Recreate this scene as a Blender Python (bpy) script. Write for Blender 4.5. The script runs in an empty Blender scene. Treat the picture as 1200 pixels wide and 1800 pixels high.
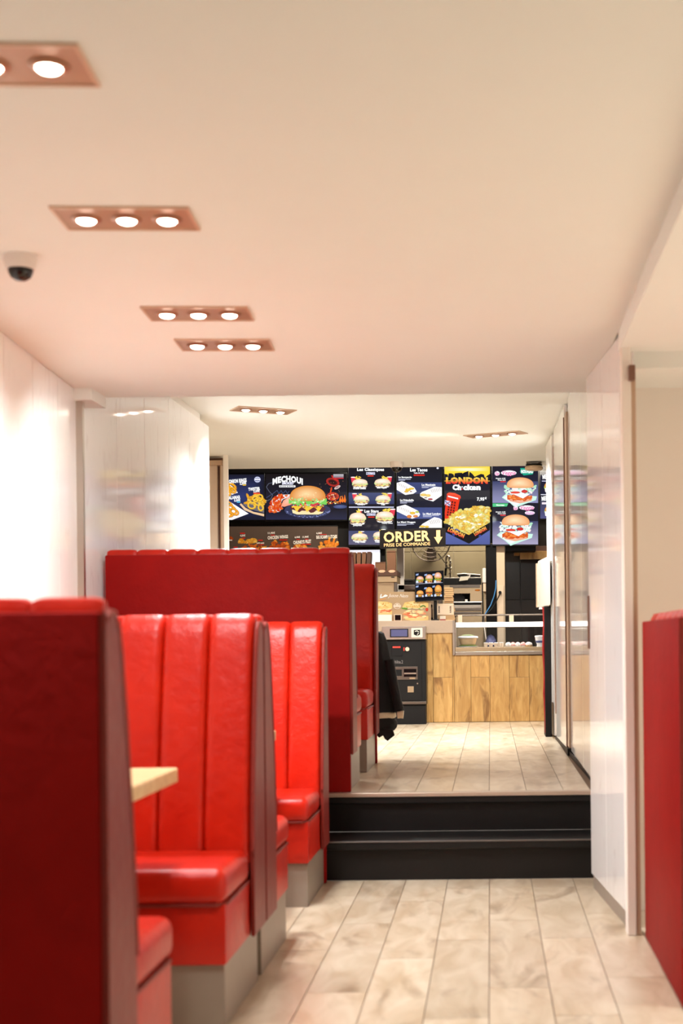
import bpy, bmesh, math, random
from mathutils import Vector, Matrix
random.seed(7)
C = bpy.context.scene
COL = C.collection
PI = math.pi

# ------------------------------------------------------------------ camera
F = 2500.0                      # focal length in pixels of the 1200x1800 frame
VX, VY = 861.0, 1125.0          # principal point
CAMZ = 1.15
ROLL = math.radians(0.6)
cam = bpy.data.cameras.new('camera')
camo = bpy.data.objects.new('camera', cam); COL.objects.link(camo)
cam.sensor_fit = 'VERTICAL'; cam.sensor_height = 36.0; cam.sensor_width = 24.0
cam.lens = F / 1800 * 36
cam.shift_x = -(VX - 600) / 1800
cam.shift_y = (VY - 900) / 1800
cam.clip_start = 0.05
camo.location = (0, 0, CAMZ)
camo.rotation_euler = (PI/2, ROLL, 0)
cam.dof.use_dof = True
cam.dof.focus_distance = 13.4
cam.dof.aperture_fstop = 3.0
C.camera = camo

# ------------------------------------------------------------------ world, exposure
w = bpy.data.worlds.new('world'); C.world = w; w.use_nodes = True
w.node_tree.nodes['Background'].inputs[0].default_value = (1.0, 0.86, 0.74, 1)
w.node_tree.nodes['Background'].inputs[1].default_value = 0.25
C.view_settings.view_transform = 'Standard'
C.view_settings.look = 'None'
C.view_settings.gamma = 1.0
C.view_settings.use_curve_mapping = False
C.view_settings.exposure = 0.76
SPOT_W = 20.0
WARM = (0.93, 1.0, 1.02)
BULB_E = 12.0
SCREEN_E = 0.69

def area_light(name, loc, rot, sx, sy, e, col):
    l = bpy.data.lights.new(name, 'AREA'); l.shape = 'RECTANGLE'; l.size = sx; l.size_y = sy
    l.energy = e; l.color = col
    o = bpy.data.objects.new(name, l); COL.objects.link(o); o.location = loc; o.rotation_euler = rot
    return o
KITCHEN_L = area_light('kitchen_fill_light', (0.0, 15.2, 3.1), (0, 0, 0), 1.8, 0.6, 42, (1.0, 0.89, 0.70))  # unseen fill added overhead to brighten the kitchen
MENU_L = area_light('menu_fill_light', (-.4, 13.2, 3.15), (.45, 0, 0), 2.4, 0.15, 45, (1.0, .92, .78))  # hidden strip added to lift the sign and menu boards
def down_spot(name, loc, e, cone, rot=(0, 0, 0)):
    l = bpy.data.lights.new(name, 'SPOT'); l.energy = e; l.color = WARM; l.spot_size = math.radians(cone); l.spot_blend = .6; l.shadow_soft_size = .1
    o = bpy.data.objects.new(name, l); COL.objects.link(o); o.location = loc; o.rotation_euler = rot
for x_, y_, e_ in ((1.95, .6, 60), (1.95, 2.2, 130), (1.95, 3.8, 210), (1.95, 5.1, 150)): down_spot('side_bounce_fill', (x_, y_, 2.2), e_, 80)  # added out of view; floor bounce from these brightens the low ceiling
for x_ in (-1.0, .1): down_spot('front_bounce_fill', (x_, .2, 2.3), 30, 90, (-.25, 0, 0))  # added fill beside the camera, out of view, for the near ceiling

# ------------------------------------------------------------------ pixel ray -> place on a known plane
CR, SR = math.cos(ROLL), math.sin(ROLL)
def uv(px, py):
    u, v = px - VX, VY - py
    return u*CR + v*SR, -u*SR + v*CR
def at(px, py, Y):
    u, v = uv(px, py)
    return (u*Y/F, CAMZ + v*Y/F)
def onz(px, py, z):
    u, v = uv(px, py)
    Y = (z - CAMZ)*F/v
    return (u*Y/F, Y)

Z1 = 0.19        # step
Z2 = 0.385       # upper floor
ZC1 = CAMZ + 1.206
ZC2 = CAMZ + 1.585
XA = -0.79       # aisle end of lower benches
XB = -0.713      # aisle end of upper benches

# ------------------------------------------------------------------ materials
def s2l(c):
    out = []
    for v in c[:3]:
        v = v/255.0
        out.append(v/12.92 if v <= .04045 else ((v+.055)/1.055)**2.4)
    return tuple(out) + (1.0,)

def new_mat(name):
    m = bpy.data.materials.new(name); m.use_nodes = True
    nt = m.node_tree
    b = nt.nodes['Principled BSDF']
    return m, nt, b
def N(nt, typ, **kw):
    n = nt.nodes.new(typ)
    for k, v in kw.items(): setattr(n, k, v)
    return n
def simple(name, rgb, rough=0.5, metal=0.0, spec=0.5, noise=0.06, scale=30, bump=0.0):
    m, nt, b = new_mat(name)
    b.inputs['Roughness'].default_value = rough
    b.inputs['Metallic'].default_value = metal
    b.inputs['Specular IOR Level'].default_value = spec
    c = s2l(rgb)
    tc = N(nt, 'ShaderNodeNewGeometry')
    nz = N(nt, 'ShaderNodeTexNoise'); nz.inputs['Scale'].default_value = scale; nz.inputs['Detail'].default_value = 3
    nt.links.new(tc.outputs['Position'], nz.inputs['Vector'])
    mx = N(nt, 'ShaderNodeMix', data_type='RGBA')
    mx.inputs[6].default_value = tuple(x*(1-noise) for x in c[:3]) + (1,)
    mx.inputs[7].default_value = tuple(min(1, x*(1+noise)) for x in c[:3]) + (1,)
    nt.links.new(nz.outputs['Fac'], mx.inputs[0])
    nt.links.new(mx.outputs[2], b.inputs['Base Color'])
    if bump > 0:
        bp = N(nt, 'ShaderNodeBump'); bp.inputs['Strength'].default_value = bump; bp.inputs['Distance'].default_value = 0.01
        nt.links.new(nz.outputs['Fac'], bp.inputs['Height']); nt.links.new(bp.outputs['Normal'], b.inputs['Normal'])
    return m
def vinyl(name, dark, light, rough):
    m, nt, b = new_mat(name)
    geo = N(nt, 'ShaderNodeNewGeometry')
    n1 = N(nt, 'ShaderNodeTexNoise'); n1.inputs['Scale'].default_value = 9; n1.inputs['Detail'].default_value = 4
    n2 = N(nt, 'ShaderNodeTexNoise'); n2.inputs['Scale'].default_value = 160; n2.inputs['Detail'].default_value = 2
    n3 = N(nt, 'ShaderNodeTexNoise'); n3.inputs['Scale'].default_value = 28; n3.inputs['Detail'].default_value = 3
    for n in (n1, n2, n3): nt.links.new(geo.outputs['Position'], n.inputs['Vector'])
    mx = N(nt, 'ShaderNodeMix', data_type='RGBA')
    mx.inputs[6].default_value = s2l(dark); mx.inputs[7].default_value = s2l(light)
    nt.links.new(n1.outputs['Fac'], mx.inputs[0]); nt.links.new(mx.outputs[2], b.inputs['Base Color'])
    b.inputs['Roughness'].default_value = rough; b.inputs['Specular IOR Level'].default_value = .32 if rough < .45 else .12
    ad = N(nt, 'ShaderNodeMath', operation='ADD')
    ml = N(nt, 'ShaderNodeMath', operation='MULTIPLY'); ml.inputs[1].default_value = 0.25
    nt.links.new(n2.outputs['Fac'], ml.inputs[0]); nt.links.new(ml.outputs[0], ad.inputs[0]); nt.links.new(n3.outputs['Fac'], ad.inputs[1])
    bp = N(nt, 'ShaderNodeBump'); bp.inputs['Strength'].default_value = 0.25; bp.inputs['Distance'].default_value = 0.012
    nt.links.new(ad.outputs[0], bp.inputs['Height']); nt.links.new(bp.outputs['Normal'], b.inputs['Normal'])
    return m
def woodmat(name, c1, c2, c3, rough, stretch, knots=True, blotch=0.45):
    m, nt, b = new_mat(name)
    geo = N(nt, 'ShaderNodeNewGeometry'); oi = N(nt, 'ShaderNodeObjectInfo')
    mp = N(nt, 'ShaderNodeVectorMath', operation='MULTIPLY'); mp.inputs[1].default_value = stretch
    nt.links.new(geo.outputs['Position'], mp.inputs[0])
    of = N(nt, 'ShaderNodeVectorMath', operation='MULTIPLY_ADD')
    cmb = N(nt, 'ShaderNodeCombineXYZ')
    for i in range(3): nt.links.new(oi.outputs['Random'], cmb.inputs[i])
    of.inputs[1].default_value = (37, 53, 71)
    nt.links.new(cmb.outputs[0], of.inputs[0]); nt.links.new(mp.outputs[0], of.inputs[2])
    n1 = N(nt, 'ShaderNodeTexNoise'); n1.inputs['Scale'].default_value = 1.0; n1.inputs['Detail'].default_value = 6; n1.inputs['Distortion'].default_value = 0.8
    nt.links.new(of.outputs[0], n1.inputs['Vector'])
    n2 = N(nt, 'ShaderNodeTexNoise'); n2.inputs['Scale'].default_value = 0.45; n2.inputs['Detail'].default_value = 3; n2.inputs['Distortion'].default_value = 1.5
    nt.links.new(of.outputs[0], n2.inputs['Vector'])
    rp = N(nt, 'ShaderNodeValToRGB'); rp.color_ramp.elements[0].position = .32; rp.color_ramp.elements[1].position = .68
    rp.color_ramp.elements[0].color = s2l(c1); rp.color_ramp.elements[1].color = s2l(c2)
    nt.links.new(n1.outputs['Fac'], rp.inputs[0])
    r2 = N(nt, 'ShaderNodeValToRGB'); r2.color_ramp.elements[0].position = .56; r2.color_ramp.elements[1].position = .72
    r2.color_ramp.elements[0].color = (0, 0, 0, 1); r2.color_ramp.elements[1].color = (blotch, blotch, blotch, 1)
    nt.links.new(n2.outputs['Fac'], r2.inputs[0])
    mx = N(nt, 'ShaderNodeMix', data_type='RGBA'); mx.inputs[7].default_value = s2l(c3)
    nt.links.new(r2.outputs[0], mx.inputs[0]); nt.links.new(rp.outputs[0], mx.inputs[6])
    hv = N(nt, 'ShaderNodeHueSaturation')
    mr = N(nt, 'ShaderNodeMapRange'); mr.inputs[3].default_value = 0.9; mr.inputs[4].default_value = 1.08
    nt.links.new(oi.outputs['Random'], mr.inputs[0]); nt.links.new(mr.outputs[0], hv.inputs['Value'])
    nt.links.new(mx.outputs[2], hv.inputs['Color']); nt.links.new(hv.outputs[0], b.inputs['Base Color'])
    b.inputs['Roughness'].default_value = rough
    bp = N(nt, 'ShaderNodeBump'); bp.inputs['Strength'].default_value = 0.08; bp.inputs['Distance'].default_value = 0.003
    nt.links.new(n1.outputs['Fac'], bp.inputs['Height']); nt.links.new(bp.outputs['Normal'], b.inputs['Normal'])
    return m
def marble(name, rgb, vein, rough):
    m, nt, b = new_mat(name)
    geo = N(nt, 'ShaderNodeNewGeometry')
    mp = N(nt, 'ShaderNodeVectorMath', operation='MULTIPLY'); mp.inputs[1].default_value = (14, 14, 4.5)
    nt.links.new(geo.outputs['Position'], mp.inputs[0])
    n1 = N(nt, 'ShaderNodeTexNoise'); n1.inputs['Scale'].default_value = 1.0; n1.inputs['Detail'].default_value = 5; n1.inputs['Distortion'].default_value = 1.0
    nt.links.new(mp.outputs[0], n1.inputs['Vector'])
    rp = N(nt, 'ShaderNodeValToRGB'); rp.color_ramp.elements[0].position = .58; rp.color_ramp.elements[1].position = .75
    rp.color_ramp.elements[0].color = s2l(rgb); rp.color_ramp.elements[1].color = s2l(vein)
    nt.links.new(n1.outputs['Fac'], rp.inputs[0]); nt.links.new(rp.outputs[0], b.inputs['Base Color'])
    b.inputs['Roughness'].default_value = rough; b.inputs['Specular IOR Level'].default_value = .3
    return m
def attr_mat(name, emit, rough=0.25, spec=0.5):
    m, nt, b = new_mat(name)
    a = N(nt, 'ShaderNodeAttribute'); a.attribute_name = 'Col'
    if emit > 0:
        b.inputs['Base Color'].default_value = (0.004, 0.004, 0.005, 1)
        nt.links.new(a.outputs['Color'], b.inputs['Emission Color'])
        b.inputs['Emission Strength'].default_value = emit
    else:
        nt.links.new(a.outputs['Color'], b.inputs['Base Color'])
    b.inputs['Roughness'].default_value = rough
    b.inputs['Specular IOR Level'].default_value = spec
    return m
def emit_mat(name, rgb, e, base=.8):
    m, nt, b = new_mat(name)
    b.inputs['Base Color'].default_value = (base, base, base, 1)
    b.inputs['Emission Color'].default_value = s2l(rgb); b.inputs['Emission Strength'].default_value = e
    return m
def glassmat(name):
    m, nt, b = new_mat(name)
    out = nt.nodes['Material Output']
    tr = N(nt, 'ShaderNodeBsdfTransparent'); tr.inputs[0].default_value = (0.93, 0.95, 0.97, 1)
    gl = N(nt, 'ShaderNodeBsdfGlossy'); gl.inputs['Roughness'].default_value = 0.03
    fr = N(nt, 'ShaderNodeFresnel'); fr.inputs[0].default_value = 1.45
    mx = N(nt, 'ShaderNodeMixShader')
    nt.links.new(fr.outputs[0], mx.inputs[0]); nt.links.new(tr.outputs[0], mx.inputs[1]); nt.links.new(gl.outputs[0], mx.inputs[2])
    nt.links.new(mx.outputs[0], out.inputs['Surface'])
    return m

M = {}
M['ceiling'] = simple('ceiling_paint', (241, 242, 236), .8, noise=.015, scale=4)
M['plaster'] = simple('wall_paint', (244, 236, 226), .7, noise=.015, scale=4)
M['white_panel'] = marble('white_laminate', (250, 248, 246), (236, 231, 229), .07)
M['white_panel2'] = marble('white_laminate_satin', (248, 244, 240), (236, 230, 226), .13)
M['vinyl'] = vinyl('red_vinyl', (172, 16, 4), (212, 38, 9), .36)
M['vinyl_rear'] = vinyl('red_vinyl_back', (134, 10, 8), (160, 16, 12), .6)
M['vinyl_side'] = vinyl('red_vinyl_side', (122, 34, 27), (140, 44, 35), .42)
M['plinth'] = simple('plinth_laminate', (150, 136, 122), .4, noise=.08, scale=12)
M['table'] = woodmat('oak_table', (222, 186, 134), (235, 205, 155), (205, 165, 110), .35, (3, 22, 22))
M['floor'] = woodmat('wood_look_tile', (196, 172, 142), (222, 204, 180), (142, 112, 82), .28, (11, 3.6, 11), blotch=.6)
M['grout'] = simple('floor_grout', (120, 92, 70), .8)
M['counter_wood'] = woodmat('counter_plank', (190, 140, 76), (216, 170, 104), (126, 82, 42), .4, (22, 22, 5.0), blotch=.8)
M['stone'] = simple('counter_stone', (196, 170, 146), .35, noise=.06, scale=40)
M['steel'] = simple('brushed_steel', (190, 180, 168), .32, 1.0, noise=.04)
M['steel_dark'] = simple('dark_steel', (120, 110, 102), .35, 1.0, noise=.05)
M['gold_steel'] = simple('warm_steel', (186, 162, 130), .38, .7, noise=.05)
M['black'] = simple('black_plastic', (18, 16, 16), .5, spec=.25, noise=.1)
M['black_gloss'] = simple('black_gloss', (14, 13, 14), .15, spec=.3, noise=.1)
M['charcoal'] = simple('charcoal_metal', (22, 19, 18), .5, .0, .25, noise=.08)
M['step'] = simple('black_step_rubber', (19, 16, 15), .45, spec=.3, noise=.12, scale=60)
M['step_edge'] = simple('step_edge_strip', (120, 114, 112), .35, .8, noise=.05)
M['nosing'] = simple('alu_nosing', (205, 185, 168), .35, .7, noise=.04)
M['lamp_plate'] = simple('lamp_plate_copper', (182, 146, 118), .38, .35, noise=.05)
M['lamp_rim'] = simple('lamp_rim', (214, 184, 158), .4, .3, noise=.03)
M['lamp_ring'] = simple('lamp_ring', (170, 128, 104), .3, .6, noise=.03)
M['bulb'] = emit_mat('bulb_glow', (255, 238, 220), BULB_E)
M['white'] = simple('white_plastic', (236, 226, 218), .4, noise=.02)
M['box_white'] = simple('warm_white_plastic', (214, 200, 188), .5, noise=.02)
M['cream'] = simple('cream_paint', (214, 188, 158), .5, noise=.03)
M['beige_door'] = simple('beige_laminate', (226, 208, 190), .45, noise=.03)
M['brown_edge'] = simple('brown_edge', (120, 84, 66), .5, noise=.05)
M['tan_trim'] = simple('tan_trim', (196, 166, 140), .45, noise=.04)
M['dark_tile'] = simple('dark_wall_tile', (38, 32, 30), .22, noise=.15, scale=6)
M['dark_grout'] = simple('dark_grout', (74, 68, 66), .6)
M['kitchen_tile'] = simple('kitchen_wall_tile', (166, 152, 124), .3, noise=.08, scale=9)
M['kitchen_grout'] = simple('kitchen_grout', (216, 206, 184), .7)
M['brown_paper'] = simple('brown_paper', (120, 82, 58), .8, noise=.08)
M['dark_paper'] = simple('dark_brown_paper', (84, 56, 44), .8, noise=.08)
M['kraft'] = simple('kraft_card', (216, 176, 128), .75, noise=.1, scale=50)
M['kraft_light'] = simple('pale_card', (226, 200, 172), .7, noise=.05)
M['coat'] = simple('black_coat_cloth', (17, 15, 16), .85, noise=.2, scale=80, bump=.3)
M['fleece'] = simple('cream_fleece', (240, 218, 186), .95, noise=.12, scale=140, bump=.5)
M['red_edge'] = simple('dark_red_edge', (150, 20, 16), .45, noise=.06)
M['print'] = attr_mat('printed_board', 0, .6, .15)
M['screen'] = attr_mat('screen_picture', SCREEN_E, .04, .1)
M['white_glow'] = emit_mat('white_backlit_panel', (226, 230, 244), .6)
M['case_light'] = emit_mat('display_case_tube', (255, 250, 244), 1.4)
M['red_glow'] = emit_mat('red_led', (255, 40, 20), 1.5, .02)
M['lcd'] = emit_mat('lcd_purple', (84, 80, 130), .62, .02)
M['glass'] = glassmat('clear_glass')
M['blue_cable'] = simple('blue_cable', (60, 130, 190), .5)
M['salad'] = simple('salad_leaves', (110, 130, 50), .7, noise=.4, scale=90)
M['pink'] = simple('pink_wrap', (226, 150, 140), .5, noise=.25, scale=60)
M['blue_print'] = simple('blue_print', (74, 82, 128), .5, noise=.2)
M['dome_black'] = simple('dome_black_glass', (20, 16, 16), .08)
M['paper'] = simple('white_paper', (226, 216, 196), .8, noise=.04)

# ------------------------------------------------------------------ mesh helpers
def root_loc(o):
    while o.parent is not None: o = o.parent
    return Vector(o.location)
def thing(name, label, cat, loc=(0, 0, 0), group=None):
    o = bpy.data.objects.new(name, None); COL.objects.link(o)
    o.location = loc; o.empty_display_size = .05
    o['label'] = label; o['category'] = cat
    if group: o['group'] = group
    return o
def link(name, me, mat, parent=None, kind=None, label=None):
    if mat is not None and not me.materials: me.materials.append(mat)
    o = bpy.data.objects.new(name, me); COL.objects.link(o)
    if parent is not None: o.parent = parent
    if kind: o['kind'] = kind
    if label: o['label'] = label
    return o
def fin(name, bm, smooth=False):
    bmesh.ops.recalc_face_normals(bm, faces=bm.faces[:])
    me = bpy.data.meshes.new(name); bm.to_mesh(me); bm.free()
    if smooth:
        me.polygons.foreach_set('use_smooth', [True]*len(me.polygons))
        try: me.set_sharp_from_angle(angle=math.radians(40))
        except Exception: pass
    return me
def part(name, bm, mat, parent=None, kind=None, label=None, smooth=False, local=False):
    """bm in world coordinates unless local"""
    if parent is not None and not local:
        r = root_loc(parent)
        bmesh.ops.translate(bm, verts=bm.verts[:], vec=-r)
    return link(name, fin(name, bm, smooth), mat, parent, kind, label)
def struct(name, bm, mat, smooth=False):
    o = part(name, bm, mat, None, 'structure', None, smooth)
    return o
def solo(name, bm, mat, label, cat, group=None, smooth=False, org=None):
    if org is not None: bmesh.ops.translate(bm, verts=bm.verts[:], vec=-Vector(org))
    o = link(name, fin(name, bm, smooth), mat)
    if org is not None: o.location = org
    o['label'] = label; o['category'] = cat
    if group: o['group'] = group
    return o
def B(): return bmesh.new()
def merge(bm, other):
    me = bpy.data.meshes.new('t'); other.to_mesh(me); other.free(); bm.from_mesh(me); bpy.data.meshes.remove(me); return bm
def bx(x0, x1, y0, y1, z0, z1, bev=0.0, seg=2, bm=None):
    t = bmesh.new()
    bmesh.ops.create_cube(t, size=1.0)
    bmesh.ops.scale(t, vec=(x1-x0, y1-y0, z1-z0), verts=t.verts[:])
    bmesh.ops.translate(t, vec=((x0+x1)/2, (y0+y1)/2, (z0+z1)/2), verts=t.verts[:])
    if bev > 0:
        bmesh.ops.bevel(t, geom=t.edges[:], offset=bev, segments=seg, profile=.5, affect='EDGES')
    return t if bm is None else merge(bm, t)
def obx(p0, p1, thick, z0, z1, bm=None, side=1, bev=0.0):
    """upright slab along the floor line p0->p1, thickened to the right of it (side=1)"""
    d = Vector((p1[0]-p0[0], p1[1]-p0[1])).normalized(); n = Vector((d.y, -d.x))*side*thick
    t = bmesh.new(); vs = []
    for z in (z0, z1):
        for q in ((p0[0], p0[1]), (p1[0], p1[1]), (p1[0]+n.x, p1[1]+n.y), (p0[0]+n.x, p0[1]+n.y)):
            vs.append(t.verts.new((q[0], q[1], z)))
    for f in ((0,1,2,3), (4,5,6,7), (0,1,5,4), (1,2,6,5), (2,3,7,6), (3,0,4,7)): t.faces.new([vs[i] for i in f])
    if bev > 0:
        bmesh.ops.recalc_face_normals(t, faces=t.faces[:])
        bmesh.ops.bevel(t, geom=t.edges[:], offset=bev, segments=1, affect='EDGES')
    return t if bm is None else merge(bm, t)
def pbx(px0, py0, px1, py1, Y0, Y1, bev=0.0, bm=None):
    """box whose front face, at depth Y0, spans the two given picture corners"""
    x0, z1 = at(px0, py0, Y0); x1, z0 = at(px1, py1, Y0)
    return bx(x0, x1, Y0, Y1, z0, z1, bev, bm=bm)
def cyl(p0, p1, r, seg=12, r2=None, bm=None):
    p0, p1 = Vector(p0), Vector(p1); d = p1-p0
    t = bmesh.new()
    bmesh.ops.create_cone(t, cap_ends=True, segments=seg, radius1=r, radius2=r if r2 is None else r2, depth=d.length)
    q = d.to_track_quat('Z', 'Y')
    bmesh.ops.rotate(t, verts=t.verts[:], cent=(0, 0, 0), matrix=q.to_matrix())
    bmesh.ops.translate(t, verts=t.verts[:], vec=(p0+p1)/2)
    return t if bm is None else merge(bm, t)
def tube(pts, r, seg=8, bm=None):
    t = bmesh.new() if bm is None else bm
    pts = [Vector(p) for p in pts]; rings = []
    for i, p in enumerate(pts):
        d = (pts[min(i+1, len(pts)-1)] - pts[max(i-1, 0)]).normalized()
        a = d.orthogonal().normalized()
        if rings:
            a = (pa - d*pa.dot(d)).normalized()
        pa = a; b = d.cross(a)
        rings.append([t.verts.new(p + (a*math.cos(2*PI*k/seg) + b*math.sin(2*PI*k/seg))*r) for k in range(seg)])
    for i in range(len(rings)-1):
        for k in range(seg):
            t.faces.new((rings[i][k], rings[i][(k+1) % seg], rings[i+1][(k+1) % seg], rings[i+1][k]))
    t.faces.new(rings[0][::-1]); t.faces.new(rings[-1])
    return t
def lathe(prof, cen, seg=20, bm=None):
    t = bmesh.new() if bm is None else bm
    rings = []
    for r, z in prof:
        rings.append([t.verts.new((cen[0]+r*math.cos(2*PI*k/seg), cen[1]+r*math.sin(2*PI*k/seg), cen[2]+z)) for k in range(seg)])
    for i in range(len(rings)-1):
        for k in range(seg):
            t.faces.new((rings[i][k], rings[i][(k+1) % seg], rings[i+1][(k+1) % seg], rings[i+1][k]))
    t.faces.new(rings[0][::-1]); t.faces.new(rings[-1])
    return t
def prism_x(prof, x0, x1, bm=None, bev=0):
    """profile of (y,z) points swept from x0 to x1"""
    t = bmesh.new()
    a = [t.verts.new((x0, y, z)) for y, z in prof]; b = [t.verts.new((x1, y, z)) for y, z in prof]
    t.faces.new(a); t.faces.new(b[::-1])
    n = len(prof)
    for i in range(n): t.faces.new((a[i], a[(i+1) % n], b[(i+1) % n], b[i]))
    if bev: 
        bmesh.ops.recalc_face_normals(t, faces=t.faces[:])
        bmesh.ops.bevel(t, geom=t.edges[:], offset=bev, segments=2, affect='EDGES')
    return t if bm is None else merge(bm, t)
def prism_y(prof, y0, y1, bm=None):
    t = bmesh.new()
    a = [t.verts.new((x, y0, z)) for x, z in prof]; b = [t.verts.new((x, y1, z)) for x, z in prof]
    t.faces.new(a); t.faces.new(b[::-1])
    n = len(prof)
    for i in range(n): t.faces.new((a[i], a[(i+1) % n], b[(i+1) % n], b[i]))
    return t if bm is None else merge(bm, t)

# ------------------------------------------------------------------ flat prints (pictures and lettering on boards and screens)
FONT = bpy.data.fonts.load('<builtin>')
_txt = {}
def text_tris(body, bold):
    key = (body, bold)
    if key in _txt: return _txt[key]
    cu = bpy.data.curves.new('txt', 'FONT'); cu.font = FONT; cu.body = body; cu.offset = bold; cu.resolution_u = 2
    cu.space_character = 1.0 + bold*1.5
    o = bpy.data.objects.new('txt', cu); COL.objects.link(o)
    dg = bpy.context.evaluated_depsgraph_get(); dg.update()
    me = bpy.data.meshes.new_from_object(o.evaluated_get(dg))
    vs = [(v.co.x, v.co.y) for v in me.vertices]; fs = [tuple(p.vertices) for p in me.polygons]
    bpy.data.objects.remove(o); bpy.data.curves.remove(cu); bpy.data.meshes.remove(me)
    xs = [v[0] for v in vs] or [0, 1]; ys = [v[1] for v in vs] or [0, 1]
    _txt[key] = (vs, fs, min(xs), max(xs), min(ys), max(ys))
    return _txt[key]
class Print:
    """flat coloured shapes on the plane y = Y, each a hair in front of the last"""
    def __init__(s, Y, step=0.00006):
        s.Y = Y; s.step = step; s.n = 0; s.v = []; s.f = []; s.c = []
    def tri(s, pts, cols, faces):
        s.n += 1; y = s.Y - s.n*s.step; o = len(s.v)
        for p in pts:
            x, z = at(p[0], p[1], s.Y); s.v.append((x, y, z))
        cc = [s2l(c) for c in cols]
        for f in faces:
            s.f.append([o+i for i in f]); s.c.extend(cc[i] for i in f)
    def poly(s, pts, col): s.tri(pts, [col]*len(pts), [list(range(len(pts)))])
    def fan(s, pts, col, cen, ccol):
        n = len(pts)
        s.tri(list(pts)+[cen], [col]*n+[ccol], [(i, (i+1) % n, n) for i in range(n)])
    def rect(s, x0, y0, x1, y1, ct, cb=None):
        cb = cb or ct
        s.tri([(x0, y0), (x1, y0), (x1, y1), (x0, y1)], [ct, ct, cb, cb], [(0, 1, 2, 3)])
    def ell(s, cx, cy, rx, ry, col, ccol=None, rot=0, a0=0, a1=2*PI, n=18):
        pts = []
        full = abs(a1-a0) > 6.28
        m = n if full else n+1
        for k in range(m):
            a = a0 + (a1-a0)*k/n
            x, y = rx*math.cos(a), ry*math.sin(a)
            pts.append((cx + x*math.cos(rot)-y*math.sin(rot), cy + x*math.sin(rot)+y*math.cos(rot)))
        if ccol is None: s.poly(pts, col)
        else:
            mx = sum(p[0] for p in pts)/len(pts); my = sum(p[1] for p in pts)/len(pts)
            s.fan(pts, col, (mx-rx*.1, my-ry*.2), ccol)
    def line(s, pts, wd, col):
        for (x0, y0), (x1, y1) in zip(pts[:-1], pts[1:]):
            L = math.hypot(x1-x0, y1-y0) or 1; nx, ny = -(y1-y0)/L*wd/2, (x1-x0)/L*wd/2
            s.poly([(x0+nx, y0+ny), (x1+nx, y1+ny), (x1-nx, y1-ny), (x0-nx, y0-ny)], col)
    def text(s, body, x0, y0, x1, y1, col, bold=.03, shear=0, rot=0, arc=0, col2=None):
        vs, fs, ax, bx_, ay, by = text_tris(body, bold)
        W = bx_-ax; H = by-ay
        pts = []; cols = []
        cx, cy = (x0+x1)/2, (y0+y1)/2
        for vx, vy in vs:
            t = (vx-ax)/W; q = (vy-ay)/H
            x = x0 + t*(x1-x0) + shear*(q-.5)*(y1-y0); y = y1 - q*(y1-y0)
            y += arc*(2*t-1)**2
            dx, dy = x-cx, y-cy
            pts.append((cx+dx*math.cos(rot)-dy*math.sin(rot), cy+dx*math.sin(rot)+dy*math.cos(rot)))
            if col2: cols.append(tuple(col2[i]+(col[i]-col2[i])*q for i in range(3)))
            else: cols.append(col)
        s.tri(pts, cols, fs)
    def build(s, name, mat, parent, label=None):
        me = bpy.data.meshes.new(name)
        r = root_loc(parent)
        me.from_pydata([(x-r.x, y-r.y, z-r.z) for x, y, z in s.v], [], s.f)
        a = me.color_attributes.new('Col', 'FLOAT_COLOR', 'CORNER')
        a.data.foreach_set('color', [q for c in s.c for q in c])
        # make every face look towards the camera (-Y)
        b2 = bmesh.new(); b2.from_mesh(me)
        fl = [f for f in b2.faces if f.normal.y > 0]
        if fl: bmesh.ops.reverse_faces(b2, faces=fl)
        b2.to_mesh(me); b2.free()
        return link(name, me, mat, parent, None, label)

# food on the boards ---------------------------------------------------------
def rj(c, d=14):
    k = random.uniform(-d, d); return tuple(max(0, min(255, v+k+random.uniform(-4, 4))) for v in c)
def wavy(p, cx, cy, w, h, col, n=12, amp=.5, seed=0):
    rr = random.Random(seed); up = []; dn = []
    for k in range(n+1):
        x = cx - w/2 + w*k/n
        e = math.sin(PI*k/n)*.35
        up.append((x, cy - h*(.35+e*.4) + rr.uniform(-amp, amp)*h*.5)); dn.append((x, cy + h*(.35+e*.5) + rr.uniform(-amp, amp)*h*.6))
    p.poly(up + dn[::-1], col)
def bun_top(p, cx, cy, w, h, col, hi):
    pts = []
    for k in range(19):
        a = PI + PI*k/18
        pts.append((cx + w/2*math.cos(a), cy + h*math.copysign(abs(math.sin(a))**.8, math.sin(a))))
    pts += [(cx+w*.47, cy+h*.16), (cx+w*.25, cy+h*.24), (cx-w*.25, cy+h*.24), (cx-w*.47, cy+h*.16)]
    p.fan(pts, col, (cx-w*.05, cy-h*.35), hi)
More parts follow.
